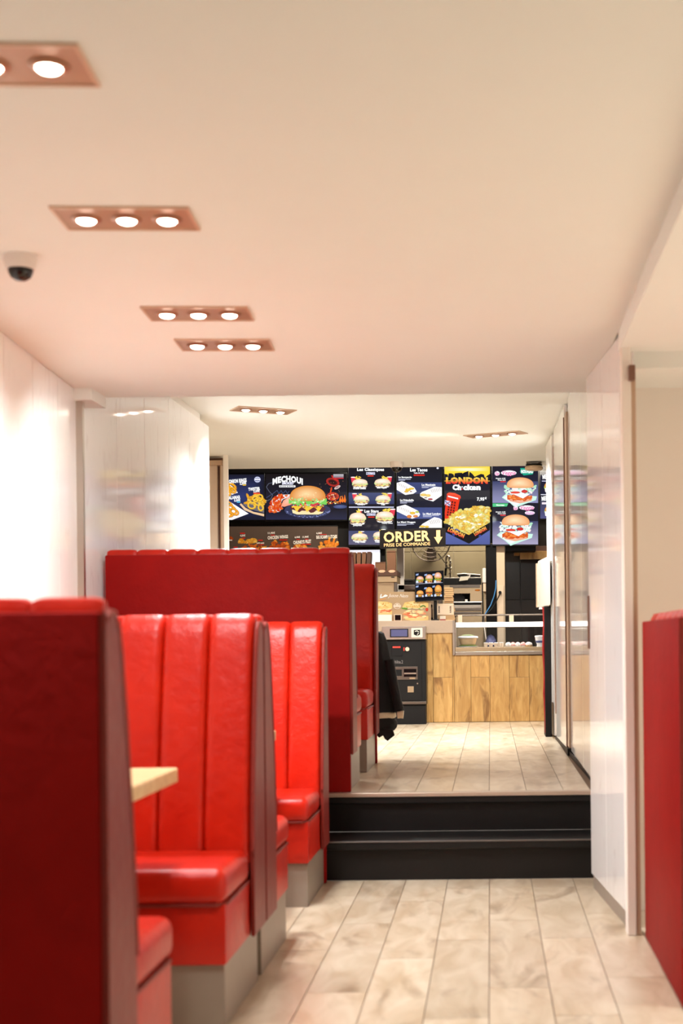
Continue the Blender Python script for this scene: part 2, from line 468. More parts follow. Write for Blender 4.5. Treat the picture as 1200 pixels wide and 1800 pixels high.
def burger(p, cx, cy, w, h, bun=(214, 140, 66), hi=(248, 214, 160), lettuce=(150, 196, 90), patty=(96, 52, 36), cheese=(248, 190, 60), tom=(206, 44, 40), base=None, layers=1, seed=0):
    base = base or tuple(min(255, v+20) for v in hi)
    y1 = cy + h/2
    p.fan([(cx-w*.44, y1-h*.16), (cx+w*.44, y1-h*.16), (cx+w*.42, y1-h*.05), (cx+w*.3, y1), (cx-w*.3, y1), (cx-w*.42, y1-h*.05)], base, (cx, y1-h*.1), hi)
    span = h*.42; yb = y1-h*.15
    st = span/(layers*3.0)
    y = yb
    for L in range(layers):
        wavy(p, cx, y-st*.3, w*.97, st*1.3, patty, seed=seed+L)
        p.poly([(cx-w*.46, y-st*1.0), (cx+w*.46, y-st*1.0), (cx+w*.3, y-st*.1), (cx+w*.16, y-st*.7), (cx, y+st*.25), (cx-w*.16, y-st*.7), (cx-w*.3, y-st*.1)], cheese)
        wavy(p, cx, y-st*1.5, w*.9, st*1.0, tom, seed=seed+3+L)
        wavy(p, cx, y-st*2.2, w*1.06, st*1.7, lettuce, n=16, amp=.9, seed=seed+7+L)
        for q in range(7):
            p.ell(cx+random.uniform(-.46, .46)*w, y-st*random.uniform(1.6, 2.9), w*.05, st*.3, rj(lettuce, 30), n=7)
        y -= span/layers
    bun_top(p, cx, y+h*.02, w, h*.42, bun, hi)
    for q in range(10):
        a = random.uniform(0, PI); r = random.uniform(.1, .75)
        p.ell(cx+math.cos(a)*r*w*.42, y-math.sin(a)*r*h*.36, w*.012, w*.009, tuple(min(255, v+16) for v in hi), n=6)
def mini_menu(p, cx, cy, w, h, side, seed, bun=(236, 206, 176), hi=(255, 244, 230)):
    sx = -side
    p.poly([(cx+side*w*.30, cy-h*.66), (cx+side*w*.62, cy-h*.66), (cx+side*w*.56, cy-h*.1), (cx+side*w*.34, cy-h*.1)], (222, 60, 80))
    p.ell(cx+side*w*.46, cy-h*.66, w*.17, h*.06, (250, 240, 240))
    for q in range(9):
        p.ell(cx+side*w*(.12+random.uniform(-.16, .16)), cy-h*(.55+random.uniform(-.14, .14)), w*.11, h*.05, rj((250, 214, 80), 18), rot=random.uniform(-1, 1), n=8)
    burger(p, cx, cy, w, h, bun=bun, hi=hi, lettuce=(206, 222, 150), patty=(150, 120, 100), cheese=(252, 224, 130), tom=(220, 150, 130), base=(255, 250, 240), seed=seed)
def pile(p, poly, n, rx, ry, cols, seed=0, jit=.5):
    rr = random.Random(seed)
    xs = [q[0] for q in poly]; ys = [q[1] for q in poly]
    def inside(x, y):
        c = False; j = len(poly)-1
        for i in range(len(poly)):
            if (poly[i][1] > y) != (poly[j][1] > y) and x < (poly[j][0]-poly[i][0])*(y-poly[i][1])/(poly[j][1]-poly[i][1]+1e-9)+poly[i][0]: c = not c
            j = i
        return c
    k = 0
    while k < n:
        x, y = rr.uniform(min(xs), max(xs)), rr.uniform(min(ys), max(ys))
        if not inside(x, y): continue
        k += 1
        c = cols[rr.randrange(len(cols))]; s = rr.uniform(1-jit, 1+jit*.4)
        d = tuple(max(0, v*.82) for v in c)
        p.ell(x, y, rx*s, ry*s, d, c, rot=rr.uniform(-1.2, 1.2), n=9)
def ring(p, cx, cy, r, wd, col, sq=.7, rot=0, bg=None):
    pts = []
    for k in range(15):
        a = 2*PI*k/14
        x, y = r*math.cos(a), r*sq*math.sin(a)
        pts.append((cx+x*math.cos(rot)-y*math.sin(rot), cy+x*math.sin(rot)+y*math.cos(rot)))
    p.line(pts, wd, tuple(v*.75 for v in col)); p.line([(x-.15*wd, y-.2*wd) for x, y in pts], wd*.62, col)
def wrap(p, pts, marks, fill):
    p.poly(pts, (252, 250, 248))
    for m in marks: p.line(m, .9, (176, 164, 158))
    for cx, cy, rx, ry, c in fill: p.ell(cx, cy, rx, ry, tuple(v*.85 for v in c), c, n=10)

# ================================================================== THE SETTING
XL = -1.97
# floors
fl = struct('floor', bx(-2.2, 3.0, -1.5, 6.86, -.12, -.004), M['grout'])
PW, PL, GAP = .2, 1.13, .003
for ci in range(-9, 4):
    x0 = -.015 + ci*PW
    y = 1.6 + ((ci*0.43) % 1.0)*PL
    if ci == 0: y = 4.70 - 2*PL + 0.0
    if ci == -1: y = 5.33 - 2*PL - 1.0
    x1 = x0 + PW
    x0c, x1c = max(x0, -1.87), x1
    while y < 6.84:
        y1 = min(y+PL, 6.84)
        if y1 - y > .02:
            cx, cy = (x0c+x1c)/2, (y+y1)/2
            bm = bx(x0c-cx+GAP/2, x1c-cx-GAP/2, y-cy+GAP/2, y1-cy-GAP/2, -.004, 0.0)
            o = link('plank', fin('plank', bm), M['floor'], fl); o.location = (cx, cy, 0)
        y = y1
fu = struct('floor.001', bx(-3.1, 3.0, 7.2, 16.6, .2, Z2-.004), M['grout'])
PW2 = .188
for ci in range(-11, 4):
    x0 = -.012 + ci*PW2; x1 = x0+PW2
    if x1 < -1.94: continue
    x0 = max(x0, -1.94); x1 = min(x1, .5 if x1 > .55 else x1)
    y = 7.2 - ((ci*0.37) % 1.0)*PL
    while y < 13.28:
        y0 = max(y, 7.2); y1 = min(y+PL, 13.28)
        if y1 - y0 > .02 and x1-x0 > .02:
            cx, cy = (x0+x1)/2, (y0+y1)/2
            bm = bx(x0-cx+GAP/2, x1-cx-GAP/2, y0-cy+GAP/2, y1-cy-GAP/2, -.004, 0.0)
            o = link('plank', fin('plank', bm), M['floor'], fu); o.location = (cx, cy, Z2)
        y += PL
struct('floor.002', bx(.79, 2.6, -1.5, 6.0, -.004, 0), M['floor'])
struct('floor.003', bx(-1.9, .785, -1.5, .5, -.004, 0), M['floor'])
# ceilings
ce = struct('ceiling', bx(-2.2, .5155, -1.5, 6.96, ZC1, ZC1+.14), M['ceiling'])
struct('ceiling.001', bx(-3.1, .9, 6.96, 12.98, ZC2, ZC2+.1), M['ceiling'])
struct('ceiling.002', bx(-3.1, 2.0, 12.98, 16.6, 3.25, 3.35), M['black'])
struct('trim_1', bx(-3.1, 2.0, 12.9, 12.98, ZC2+.1, 3.35), M['black'])
struct('trim_2', bx(-2.2, .7, 6.9, 6.96, ZC1+.14, ZC2+.1), M['ceiling'])
# lower left wall
pA = onz(0, 585, ZC1); pB = onz(115, 675, ZC1)
dirn = (Vector(pB)-Vector(pA)).normalized()
pB = (pA[0]+dirn.x*(6.82-pA[1])/dirn.y, 6.82)
bm = obx(pA, pB, .1, -.1, ZC1, side=-1); obx((pA[0], -1.5), pA, .1, -.1, ZC1, bm=bm, side=-1)
wl = struct('wall_left', bm, M['plaster'])
Ltot = (Vector(pB)-Vector(pA)).length
for k in range(3):
    a = Vector(pA)+dirn*(k*Ltot/3+.002); b_ = Vector(pA)+dirn*((k+1)*Ltot/3-.002)
    n = Vector((dirn.y, -dirn.x))*.012
    part('wall_panel', obx(a+n, b_+n, .0118, .02, ZC1-.002, side=-1), M['white_panel2'], wl)
for k in range(8):
    y0 = -1.5 + k*(pA[1]+1.5)/8; y1 = -1.5 + (k+1)*(pA[1]+1.5)/8
    part('wall_panel', bx(pA[0]+.0002, pA[0]+.012, y0+.002, y1-.002, .02, ZC1-.002), M['white_panel2'], wl)
# soffit box and metal strip in the corner where the walls meet
x0, z0 = at(187, 718, 6.96)
struct('trim_3', bx(-2.1, x0, 6.70, 6.955, z0, ZC1), M['ceiling'])
xs0, _ = at(134, 850, 6.76); xs1, _ = at(148, 850, 6.76)
struct('trim_4', bx(xs0, xs1, 6.74, 6.77, .0, z0), M['steel'])
# upper left wall
bm = bx(XL-.14, XL-.02, 6.78, 9.84, -.1, ZC2); bx(-2.2, XL-.14, 6.74, 6.86, -.1, ZC2, bm=bm)
wl2 = struct('wall_left.001', bm, M['plaster'])
ys = [6.80, 7.55, 8.165, 8.78, 9.395, 10.05]
for k in range(5):
    part('wall_panel', bx(XL-.0198, XL, ys[k]+.002, ys[k+1]-.002, (0.02 if ys[k] < 7.2 else Z2)+.002, CAMZ+1.53, .002), M['white_panel'], wl2)
struct('wall_left.002', bx(-3.2, -3.1, 9.84, 16.6, 0, 3.3), M['cream'])
struct('wall_left.003', bx(-3.1, XL-.14, 9.76, 9.84, 0, ZC2), M['cream'])
# far left opening: beige door leaf, header, jamb and pillar
struct('wall_back', bx(-3.1, at(391.5, 900, 12.2)[0], 12.2, 12.3, Z2, ZC2), M['brown_edge'])
dr = struct('door_1', pbx(332, 818, 385.5, 1200, 12.10, 12.14, .004), M['beige_door'])
part('door_handle', pbx(380, 985, 382.5, 1012, 12.07, 12.10, .004), M['steel'], dr)
struct('trim_5', pbx(332, 809.5, 391, 817, 12.05, 12.16, .004), M['tan_trim'])
struct('trim_6', pbx(388.6, 817.5, 391.5, 1330, 12.06, 12.16, .003), M['tan_trim'])
x0, _ = at(392.5, 880, 12.0); x1, _ = at(401, 880, 12.0)
struct('trim_7', bx(x0, x1, 12.0, 12.03, Z2, ZC2, .004), M['plaster'])
# right side: post, panelled wall, alcove
pn = onz(1088, 589, ZC1); pf = onz(1030, 664, ZC1)
dv = (Vector(pf)-Vector(pn)).normalized(); nr = Vector((dv.y, -dv.x))
a0 = Vector(pn)+nr*.022; b0 = Vector(pf)+nr*.022
wr = struct('wall_right', obx(a0, b0, .03, 0, ZC1+.2, side=1), M['plaster'])
Lp = (Vector(pf)-Vector(pn)).length
for k in range(2):
    a = Vector(pn)+dv*(k*Lp/2+.0015); b_ = Vector(pn)+dv*((k+1)*Lp/2-.0015)
    part('wall_panel', obx(a, b_, .021, .068, ZC1-.001, side=1, bev=.0015), M['white_panel'], wr)
# wooden pull let into the far edge of the panelled wall
ph = Vector(pf) - dv*.03 - nr*.008
part('pull_strip', obx(ph, ph+dv*.02, .0085, at(1033, 1140, 6.6)[1], at(1033, 1048, 6.6)[1], side=1), M['brown_edge'], wr)
struct('baseboard_right', obx(a0-nr*.012, b0-nr*.012, .0115, 0.0, .066, side=1), M['plinth'])
struct('trim_8', bx(.520, .556, 5.50, 5.58, 0, CAMZ+1.13, .004), M['plaster'])
struct('trim_post_shadow', bx(.5565, .574, 5.51, 5.58, 0, CAMZ+1.05, .002), M['tan_trim'])  # darker strip stands in for the shadow along the post's right edge
struct('trim_9', pbx(1105, 641, 1116.5, 667, 5.46, 5.50, .003), M['brown_edge'])
bm = bx(.515, 2.6, -1.5, 5.58, CAMZ+1.125, ZC1+.14)
struct('ceiling.003', bm, M['ceiling'])
struct('wall_right.001', bx(.56, 2.6, 6.02, 6.12, 0, ZC1), M['plaster'])
struct('ceiling.004', bx(.575, 2.6, 5.58, 6.02, CAMZ+1.06, ZC1+.14), M['ceiling'])
struct('wall_right.002', bx(2.6, 2.7, -1.5, 6.12, 0, ZC1), M['plaster'])
struct('wall_rear', bx(-2.2, 2.7, -1.6, -1.5, 0, ZC1), M['plaster'])
# upper right wall with glossy panels
wr2 = struct('wall_right.003', bx(.545, .7, 6.74, 11.6, 0, ZC2), M['plaster'])
part('wall_panel', bx(.525, .5448, 6.9, 8.1, Z2+.03, ZC2-.004, .002), M['white_panel'], wr2)
part('wall_panel', bx(.525, .5448, 8.105, 9.33, Z2+.03, ZC2-.004, .002), M['white_panel'], wr2)
struct('trim_10', bx(.512, .5448, 9.34, 9.52, Z2+.05, ZC2-.09, .003), M['tan_trim'])
struct('trim_11', bx(.505, .5248, 9.525, 9.56, Z2+.03, ZC2-.10), M['brown_edge'])
struct('trim_12', bx(.500, .5448, 9.33, 9.47, Z2, Z2+.048, .003), M['charcoal'])
part('wall_panel', obx((.513, 9.57), (.495, 10.72), .02, Z2+.03, ZC2-.01, side=1), M['white_panel'], wr2)
part('dark_joint_strip', obx((.499, 10.73), (.493, 10.86), .02, Z2+.2, ZC2-.12, side=1), M['brown_edge'], wr2)
part('wall_panel', obx((.485, 10.87), (.468, 11.55), .03, Z2+.03, ZC2-.02, side=1), M['white_panel2'], wr2)
part('kick_plate', obx((.481, 10.89), (.476, 11.1), .004, Z2+.03, Z2+.28, side=-1), M['steel_dark'], wr2)
struct('baseboard_right.001', obx((.54, 7.3), (.492, 10.9), .006, Z2, Z2+.028, side=1), M['charcoal'])
# steps up to the counter level
st = bpy.data.objects.new('steps', None); COL.objects.link(st); st['kind'] = 'structure'; st.location = (-.2, 6.84, 0)
XR = .535
part('riser', bx(-1.93, XR, 6.842, 7.19, 0.0, .15), M['step'], st)
part('tread', bx(-1.93, XR, 6.81, 7.19, .15, .188, .006), M['step'], st)
part('edge_strip', bx(-1.93, XR, 6.806, 6.83, .186, .192, .001), M['step_edge'], st)
part('riser', bx(-1.93, XR, 7.185, 7.2, .189, .345), M['step'], st)
part('landing_edge', bx(-1.93, XR, 7.155, 7.2, .332, .366, .004), M['step'], st)
part('nosing_strip', bx(-1.93, XR, 7.147, 7.21, .366, .3865, .002), M['nosing'], st)

# ================================================================== BENCHES
_bc = {}
def bench_meshes(d, L):
    key = (d, round(L, 3))
    if key in _bc: return _bc[key]
    D = {}
    def Y(y): return y*d
    def ybx(x0, x1, y0, y1, z0, z1, bev=0, seg=2):
        a, b_ = sorted((Y(y0), Y(y1))); return bx(x0, x1, a, b_, z0, z1, bev, seg)
    D['rear_panel_raised'] = fin('rear_panel', ybx(-L, 0, 0, .028, .19, 1.215, .006), True)
    D['rear_panel'] = fin('rear_panel', ybx(-L, 0, 0, .028, 0.0, 1.215, .006), True)
    nch = round(L/.155); wch = L/nch
    path = [(.238, .43), (.236, .5), (.230, .58), (.214, .70), (.19, .84), (.165, .97), (.14, 1.09), (.122, 1.165), (.108, 1.205), (.09, 1.232), (.065, 1.247), (.042, 1.243), (.030, 1.222), (.029, 1.19)]
    bm = bmesh.new(); rows = []
    NS = 19
    for i, (y, z) in enumerate(path):
        p0 = path[max(i-1, 0)]; p1 = path[min(i+1, len(path)-1)]
        ty, tz = p1[0]-p0[0], p1[1]-p0[1]; l = math.hypot(ty, tz); ny, nz = tz/l, -ty/l
        row = []
        for k in range(NS):
            s = -1 + 2*k/(NS-1)
            ins = .019*abs(s)**9
            wr_ = .005*math.sin(s*3+z*60)*max(0, 1-(z-.43)/.22)
            if i >= len(path)-4: ins *= .5
            row.append(bm.verts.new((s*wch/2*.997, Y(y-ny*ins+ny*wr_), z-nz*ins)))
        rows.append(row)
    back = [bm.verts.new((s*wch/2*.997, Y(.029), .43)) for s in (-1, 1)]
    for i in range(len(rows)-1):
        for k in range(NS-1): bm.faces.new((rows[i][k], rows[i][k+1], rows[i+1][k+1], rows[i+1][k]))
    bm.faces.new([r[0] for r in rows]+[back[0]]); bm.faces.new([r[-1] for r in rows]+[back[1]])
    bm.faces.new(rows[0]+[back[1], back[0]])
    D['backrest_channel'] = fin('backrest_channel', bm, True); D['n'] = nch; D['w'] = wch
    prof = [(0, .19), (.232, .19), (.232, .46), (.222, .58), (.205, .70), (.18, .84), (.155, .97), (.13, 1.09), (.112, 1.16), (.095, 1.195), (.07, 1.213), (0, 1.213)]
    D['end_panel'] = fin('end_panel', prism_x([(Y(y), z) for y, z in prof], .0005, .014, bev=.004), True)
    prof2 = [(.02, 1.20), (.05, 1.215), (.08, 1.213), (.105, 1.19), (.128, 1.13), (.16, .99), (.20, .77), (.225, .6), (.236, .47)]
    bm = tube([(.010, Y(y), z) for y, z in prof2], .008, 8)
    D['piping'] = fin('piping', bm, True)
    bm = ybx(-L, 0, .235, .665, .372, .478, .034, 4)
    for v in bm.verts:
        if v.co.z > .42:
            v.co.z += .010*(1-(2*(v.co.x+L/2)/L)**4)*max(0, 1-((abs(v.co.y)-.45)/.22)**2)
    D['seat_cushion'] = fin('seat_cushion', bm, True)
    D['seat_base'] = fin('seat_base', ybx(-L, -.004, .0285, .640, .19, .374, .008), True)
    bm = tube([(-.006, Y(.235), .372), (-.004, Y(.62), .372), (-.03, Y(.652), .372), (-L, Y(.652), .372)], .006, 8)
    D['seat_piping'] = fin('seat_piping', bm, True)
    D['plinth'] = fin('plinth', ybx(-L, -.012, .03, .622, 0, .1895, .002))
    _bc[key] = D
    return D
def bench(label, x, y, z, d, L, rot=0, group=None, raised=False):
    t = thing('booth_bench', label, 'bench', (x, y, z), group); t.rotation_euler = (0, 0, rot)
    D = bench_meshes(d, L)
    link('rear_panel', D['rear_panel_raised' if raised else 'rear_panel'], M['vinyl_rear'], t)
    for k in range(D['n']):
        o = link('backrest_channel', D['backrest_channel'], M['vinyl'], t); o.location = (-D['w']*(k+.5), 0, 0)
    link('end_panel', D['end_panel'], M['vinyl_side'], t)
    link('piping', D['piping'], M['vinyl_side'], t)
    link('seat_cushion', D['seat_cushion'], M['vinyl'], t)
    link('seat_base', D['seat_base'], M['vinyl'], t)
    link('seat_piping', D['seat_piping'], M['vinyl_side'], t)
    link('plinth', D['plinth'], M['plinth'], t, label='grey laminate plinth')
    return t
GB = 'red booth benches'
YA, YBr, YCr, YDr = 2.87, 4.868, 4.888, 6.79
bench('nearest red booth bench, its dark flat back towards the viewer at the left edge', XA, YA, 0, 1, 1.06, group=GB)
bench('bright red booth bench facing the viewer, behind the nearest table', XA, YBr, 0, -1, 1.06, group=GB, raised=True)
bench('red booth bench back to back with the bright one, only its seat corner showing', XA, YCr, 0, 1, 1.06, group=GB, raised=True)
bench('red booth bench facing the viewer right in front of the black steps', XA, YDr, 0, -1, 1.06, group=GB)
bench('wide dark red bench back standing at the edge of the raised floor', XB, 7.212, Z2, 1, 1.235, group=GB)
bench('farthest red booth bench on the raised floor, beside the black coat', XB, 8.92, Z2, -1, 1.235, group=GB)
g = bench('red bench at the right edge with its back along the aisle', .585, 4.41, 0, 1, 1.06, rot=-PI/2, group=GB)

# ================================================================== TABLES
def table(label, x1, x0, y0, y1, z):
    t = thing('dining_table', label, 'table', ((x0+x1)/2, (y0+y1)/2, z), 'tables between the booth benches')
    part('table_top', bx(x0, x1, y0, y1, z+.73, z+.775, .006), M['table'], t)
    cx, cy = (x0+x1)/2-.1, (y0+y1)/2
    part('column', cyl((cx, cy, z+.03), (cx, cy, z+.73), .035, 16), M['charcoal'], t, smooth=True)
    part('foot', bx(cx-.22, cx+.22, cy-.16, cy+.16, z, z+.03, .006), M['charcoal'], t)
    return t
tx, ty = onz(313, 1349, .775)
table('pale oak table in front of the bright red bench', tx, -1.85, ty-.60, ty, 0)
ty2 = 6.08; tx2 = at(485, 1281, ty2)[0]
table('pale oak table with only its corner showing in front of the farther lower bench', tx2, -1.86, ty2-.48, ty2, 0)

# ================================================================== CEILING LIGHTS
def lampfix(c, ang, z, label, up=(0, 0, 0), energy=1.0, aims=((0, .5, 0), (.15, 0, 0), (.1, -.4, 0)), width=.41, depth=.215, spread=118):
    t = thing('ceiling_light', label, 'ceiling light', (c[0], c[1], z), 'recessed triple spotlights')
    t.rotation_euler = (0, 0, ang)
    W, D = width/2, depth/2
    def lp(name, bm, mat, par=t, smooth=False): return link(name, fin(name, bm, smooth), mat, par)
    lp('plate', bx(-W+.008, W-.008, -D+.008, D-.008, -.004, -.0002), M['lamp_plate'])
    bm = bx(-W, W, -D, -D+.008, -.007, -.0002); bx(-W, W, D-.008, D, -.007, -.0002, bm=bm)
    bx(-W, -W+.008, -D+.008, D-.008, -.007, -.0002, bm=bm); bx(W-.008, W, -D+.008, D-.008, -.007, -.0002, bm=bm)
    lp('rim', bm, M['lamp_rim'])
    for k in range(3):
        x = (k-1)*.122*width/.41
        ring_ = lp('lamp', lathe([(.042, -.0045), (.042, -.008), (.036, -.011), (.028, -.011), (.028, -.0045)], (x, 0, 0), 20), M['lamp_ring'], smooth=True)
        lp('bulb', lathe([(.027, -.007), (.026, -.011), (.021, -.016), (.012, -.019), (.002, -.020)], (x, 0, 0), 16), M['bulb'], ring_, smooth=True)
        l = bpy.data.lights.new('spot', 'SPOT'); l.energy = SPOT_W*energy; l.color = WARM
        l.spot_size = math.radians(spread); l.spot_blend = .9; l.shadow_soft_size = .035
        lo = bpy.data.objects.new('spot', l); COL.objects.link(lo); lo.parent = ring_; lo.location = (x, 0, -.06)
        if aims: lo.rotation_euler = aims[k]
    return t
def fix_lr(l, r, z, label, **k):
    a = Vector(onz(l[0], l[1], z)); b_ = Vector(onz(r[0], r[1], z)); d = b_-a
    return lampfix((a+b_)/2, math.atan2(d.y, d.x), z, label, width=d.length, **k)
ra = Vector(onz(157, 113, ZC1)); ang0 = math.radians(3.2)
lampfix((ra.x-.205*math.cos(ang0), ra.y-.205*math.sin(ang0)), ang0, ZC1, 'triple spotlight cut off by the left edge, nearest of the row')
fix_lr((103, 382), (342, 383), ZC1, 'second triple spotlight in the row, behind the nearest one')
fix_lr((256, 550), (441, 550), ZC1, 'third triple spotlight in the row, just before the farthest of the low ceiling', energy=1.65)
fix_lr((313, 605), (478, 605), ZC1, 'farthest triple spotlight on the low ceiling', energy=1.95, aims=((.5, .45, 0), (.1, 0, 0), (.1, -.3, 0)))
fix_lr((411, 717), (513, 724), ZC2, 'triple spotlight on the raised ceiling, left side', depth=.2, energy=4.0, aims=((-.5, 0, 0), (.5, 0, 0), (.4, -.3, 0)))
fix_lr((822, 767), (920, 759), ZC2, 'slanted triple spotlight on the raised ceiling near the right wall', energy=6.0, depth=.16, aims=((-.45, .66, 0), (.5, .1, 0), (-.15, .6, 0)))

# dome cameras and the disc on the ceiling
def dome(c, z, r, label):
    t = thing('dome_camera', label, 'security camera', (c[0], c[1], z))
    part('housing', lathe([(r, 0), (r, -.012), (r*.92, -.03), (r*.86, -r*.8)], (c[0], c[1], z-.0002), 24), M['white'], t, smooth=True)
    part('dome', lathe([(r*.74, -r*.8-.0005), (r*.72, -r*1.0), (r*.58, -r*1.28), (r*.3, -r*1.46), (.002, -r*1.5)], (c[0], c[1], z), 24), M['dome_black'], t, smooth=True)
c = onz(36, 450, ZC1); dome(c, ZC1, .052, 'white dome camera with black eye on the low ceiling at the left edge')
c = onz(697, 812, ZC2); dome((c[0], min(c[1], 12.85)), ZC2, .062, 'white dome camera at the far edge of the raised ceiling above the menus')
c = onz(938, 812, ZC2); c = (c[0], min(c[1], 12.7))
t = thing('ceiling_speaker', 'flat disc on a short bracket under the raised ceiling by the right wall', 'speaker', (c[0], c[1], ZC2))
zd = at(940, 824, c[1])[1]
part('disc', lathe([(.06, .03), (.078, .018), (.082, .0), (.07, -.012), (.002, -.016)], (c[0], c[1], zd), 28), M['cream'], t, smooth=True)
part('dark_band', lathe([(.05, .044), (.074, .040), (.074, .030), (.05, .0302)], (c[0], c[1], zd), 28), M['black'], t, smooth=True)
bm = tube([(c[0], c[1], zd+.044), (c[0], c[1], ZC2-.02)], .014, 10); tube([(c[0]-.07, c[1], ZC2-.006), (c[0], c[1], ZC2-.03), (c[0]+.07, c[1], ZC2-.006)], .008, 8, bm)
part('bracket', bm, M['steel'], t, smooth=True)

# ================================================================== FAR END: WALLS OF THE COUNTER
YM = 14.5       # front of the menu screens
def X(px, Y, py=1000): return at(px, py, Y)[0]
def Zp(py, Y, px=750): return at(px, py, Y)[1]
bm = bx(X(330, 14.62), X(677, 14.62), 14.62, 14.76, Z2, 3.3)
bx(X(677, 14.62), X(946.5, 14.62), 14.62, 14.76, Zp(955, 14.62), 3.3, bm=bm)
struct('wall_back.001', bm, M['black'])
kw = struct('wall_back.002', bx(-1.5, .12, 15.72, 15.85, Z2, 3.3), M['kitchen_grout'])
tw = .47
for i in range(4):
    for j in range(6):
        xa = X(722, 15.7)-.94 + i*tw; za = Zp(970, 15.7)-1.35+j*.45
        part('wall_tile', bx(xa+.003, min(xa+tw, .12)-.003, 15.71, 15.7199, za+.003, za+.447, .002), M['kitchen_tile'], kw)
struct('trim_13', bx(X(853.5, 14.64), X(872.2, 14.64), 14.60, 14.80, Z2, Zp(957, 14.6), .004), M['black_gloss'])
pil = struct('trim_14', bx(X(872.4, 14.6), X(887, 14.6), 14.58, 14.82, Z2, Zp(957, 14.6), .004), M['cream'])
part('conduit_cover', pbx(874, 1029, 886, 1151, 14.56, 14.58, .002), M['kraft_light'], pil)
dw = struct('wall_back.003', bx(X(880, 15.2), 2.0, 15.2, 15.3, Z2, 3.3), M['dark_grout'])
for i in range(4):
    for j in range(6):
        xa = X(853.5, 15.19)+i*.367; za = Zp(1056, 15.19)-1.05+j*.525
        if xa+.367 > X(882, 15.19):
            part('wall_tile', bx(max(xa, X(881, 15.19))+.002, xa+.365, 15.19, 15.1995, za+.002, za+.523, .002), M['dark_tile'], dw)
struct('wall_right.004', bx(.95, 1.0, 11.6, 15.2, 0, 3.3), M['dark_tile'])
struct('trim_15', bx(.705, .95, 11.5, 11.6, 0, ZC2), M['plaster'])

# ---------------------------------------------------------------- menu screens
def screen(label, px0, py0, px1, py1, Y, group='menu screens above the counter'):
    x0, z1 = at(px0, py0, Y); x1, z0 = at(px1, py1, Y)
    t = thing('menu_screen', label, 'screen', ((x0+x1)/2, Y, z0), group)
    part('housing', bx(x0-.009, x1+.009, Y+.001, Y+.05, z0-.012, z1+.012, .003), M['black_gloss'], t)
    part('wall_mount', bx((x0+x1)/2-.1, (x0+x1)/2+.1, Y+.05, Y+.12, (z0+z1)/2-.1, (z0+z1)/2+.1), M['charcoal'], t)
    return t
NAVY, NAVY2, BLUE = (22, 22, 38), (44, 50, 84), (92, 104, 168)
WHITE = (255, 255, 255); RED = (230, 34, 34)

# screen 1: side orders
t = screen('menu screen with onion rings and twister fries, cut by the pillar on the left', 322, 834, 464.5, 913.5, YM)
p = L = Print(YM, .00006)
p.rect(322, 834, 464.5, 913.5, (26, 24, 34), (32, 36, 60))
p.fan([(322, 834), (464, 834), (464, 913), (322, 913)], (24, 24, 36), (425, 872), (44, 54, 104))
p.poly([(380, 846), (400, 849), (411, 857), (418, 866), (396, 874), (380, 876)], (250, 246, 246))
for cx, cy, r in ((400, 858, 7), (407, 856, 8), (409, 862, 6), (398, 866, 8)): ring(p, cx, cy, r, 4.2, (240, 168, 40), .6, .5)
p.poly([(330, 890), (396, 877), (412, 887), (437, 903), (408, 914), (380, 913)], (250, 246, 250))
for cx, cy, r, ro in ((403, 889, 8, .9), (408, 896, 9, .8), (401, 900, 9, 1.2), (412, 900, 8, .5), (404, 905, 6, .1)): ring(p, cx, cy, r, 3.6, (238, 160, 44), .55, ro)
p.ell(402.5, 886, 2, 2, (90, 130, 120))
p.poly([(421.5, 887), (424, 885), (432, 893), (446, 900), (464.4, 903.5), (464.4, 908), (446, 903.5), (430, 897)], (226, 190, 150))
p.poly([(426, 886), (464.4, 880), (464.4, 902), (446, 897), (434, 892)], (104, 100, 108))
pile(p, [(426, 884), (434, 872), (450, 870), (464, 874), (464, 896), (446, 890)], 26, 6, 2.2, [(246, 190, 60), (240, 170, 40), (250, 206, 90)], 3)
for cx, cy, r, ro in ((443, 889, 6.5, .2), (453, 883, 6, .8), (457, 876, 6, 2), (459, 893, 6, 1.4), (450, 878, 5, .3)): ring(p, cx, cy, min(r, 464-cx), 3, (248, 196, 60), .85, ro)
p.ell(453, 843.5, 5.6, 5.2, (190, 196, 232)); p.ell(453, 843.5, 4.6, 4.2, (70, 76, 120)); p.rect(448, 842, 458, 844.6, (230, 232, 250)); p.rect(450, 840, 456, 841, (230, 232, 250)); p.rect(450, 846, 456, 847, (230, 232, 250))
L.text('ONION RINGS', 403, 842.2, 434, 849.3, WHITE, .05, rot=-.09)
L.text('2,50\u20ac', 422, 847.5, 433.5, 853, WHITE, .05, rot=-.09); L.rect(427, 852.2, 433, 854, (236, 190, 40))
L.text('TWISTER', 437, 857, 457.5, 862.8, WHITE, .05, rot=-.08); L.text('3,50\u20ac', 446, 862, 457, 866.5, WHITE, .05, rot=-.08); L.rect(446, 866.5, 457.5, 868.8, (226, 70, 40))
L.text('CALAMAR', 399, 872, 423, 878, WHITE, .05, rot=-.09); L.text('3,50\u20ac', 412, 877.5, 423, 882.5, WHITE, .05, rot=-.09); L.rect(417, 881.8, 423, 884, (90, 190, 230))
p.build('display_picture', M['screen'], t)

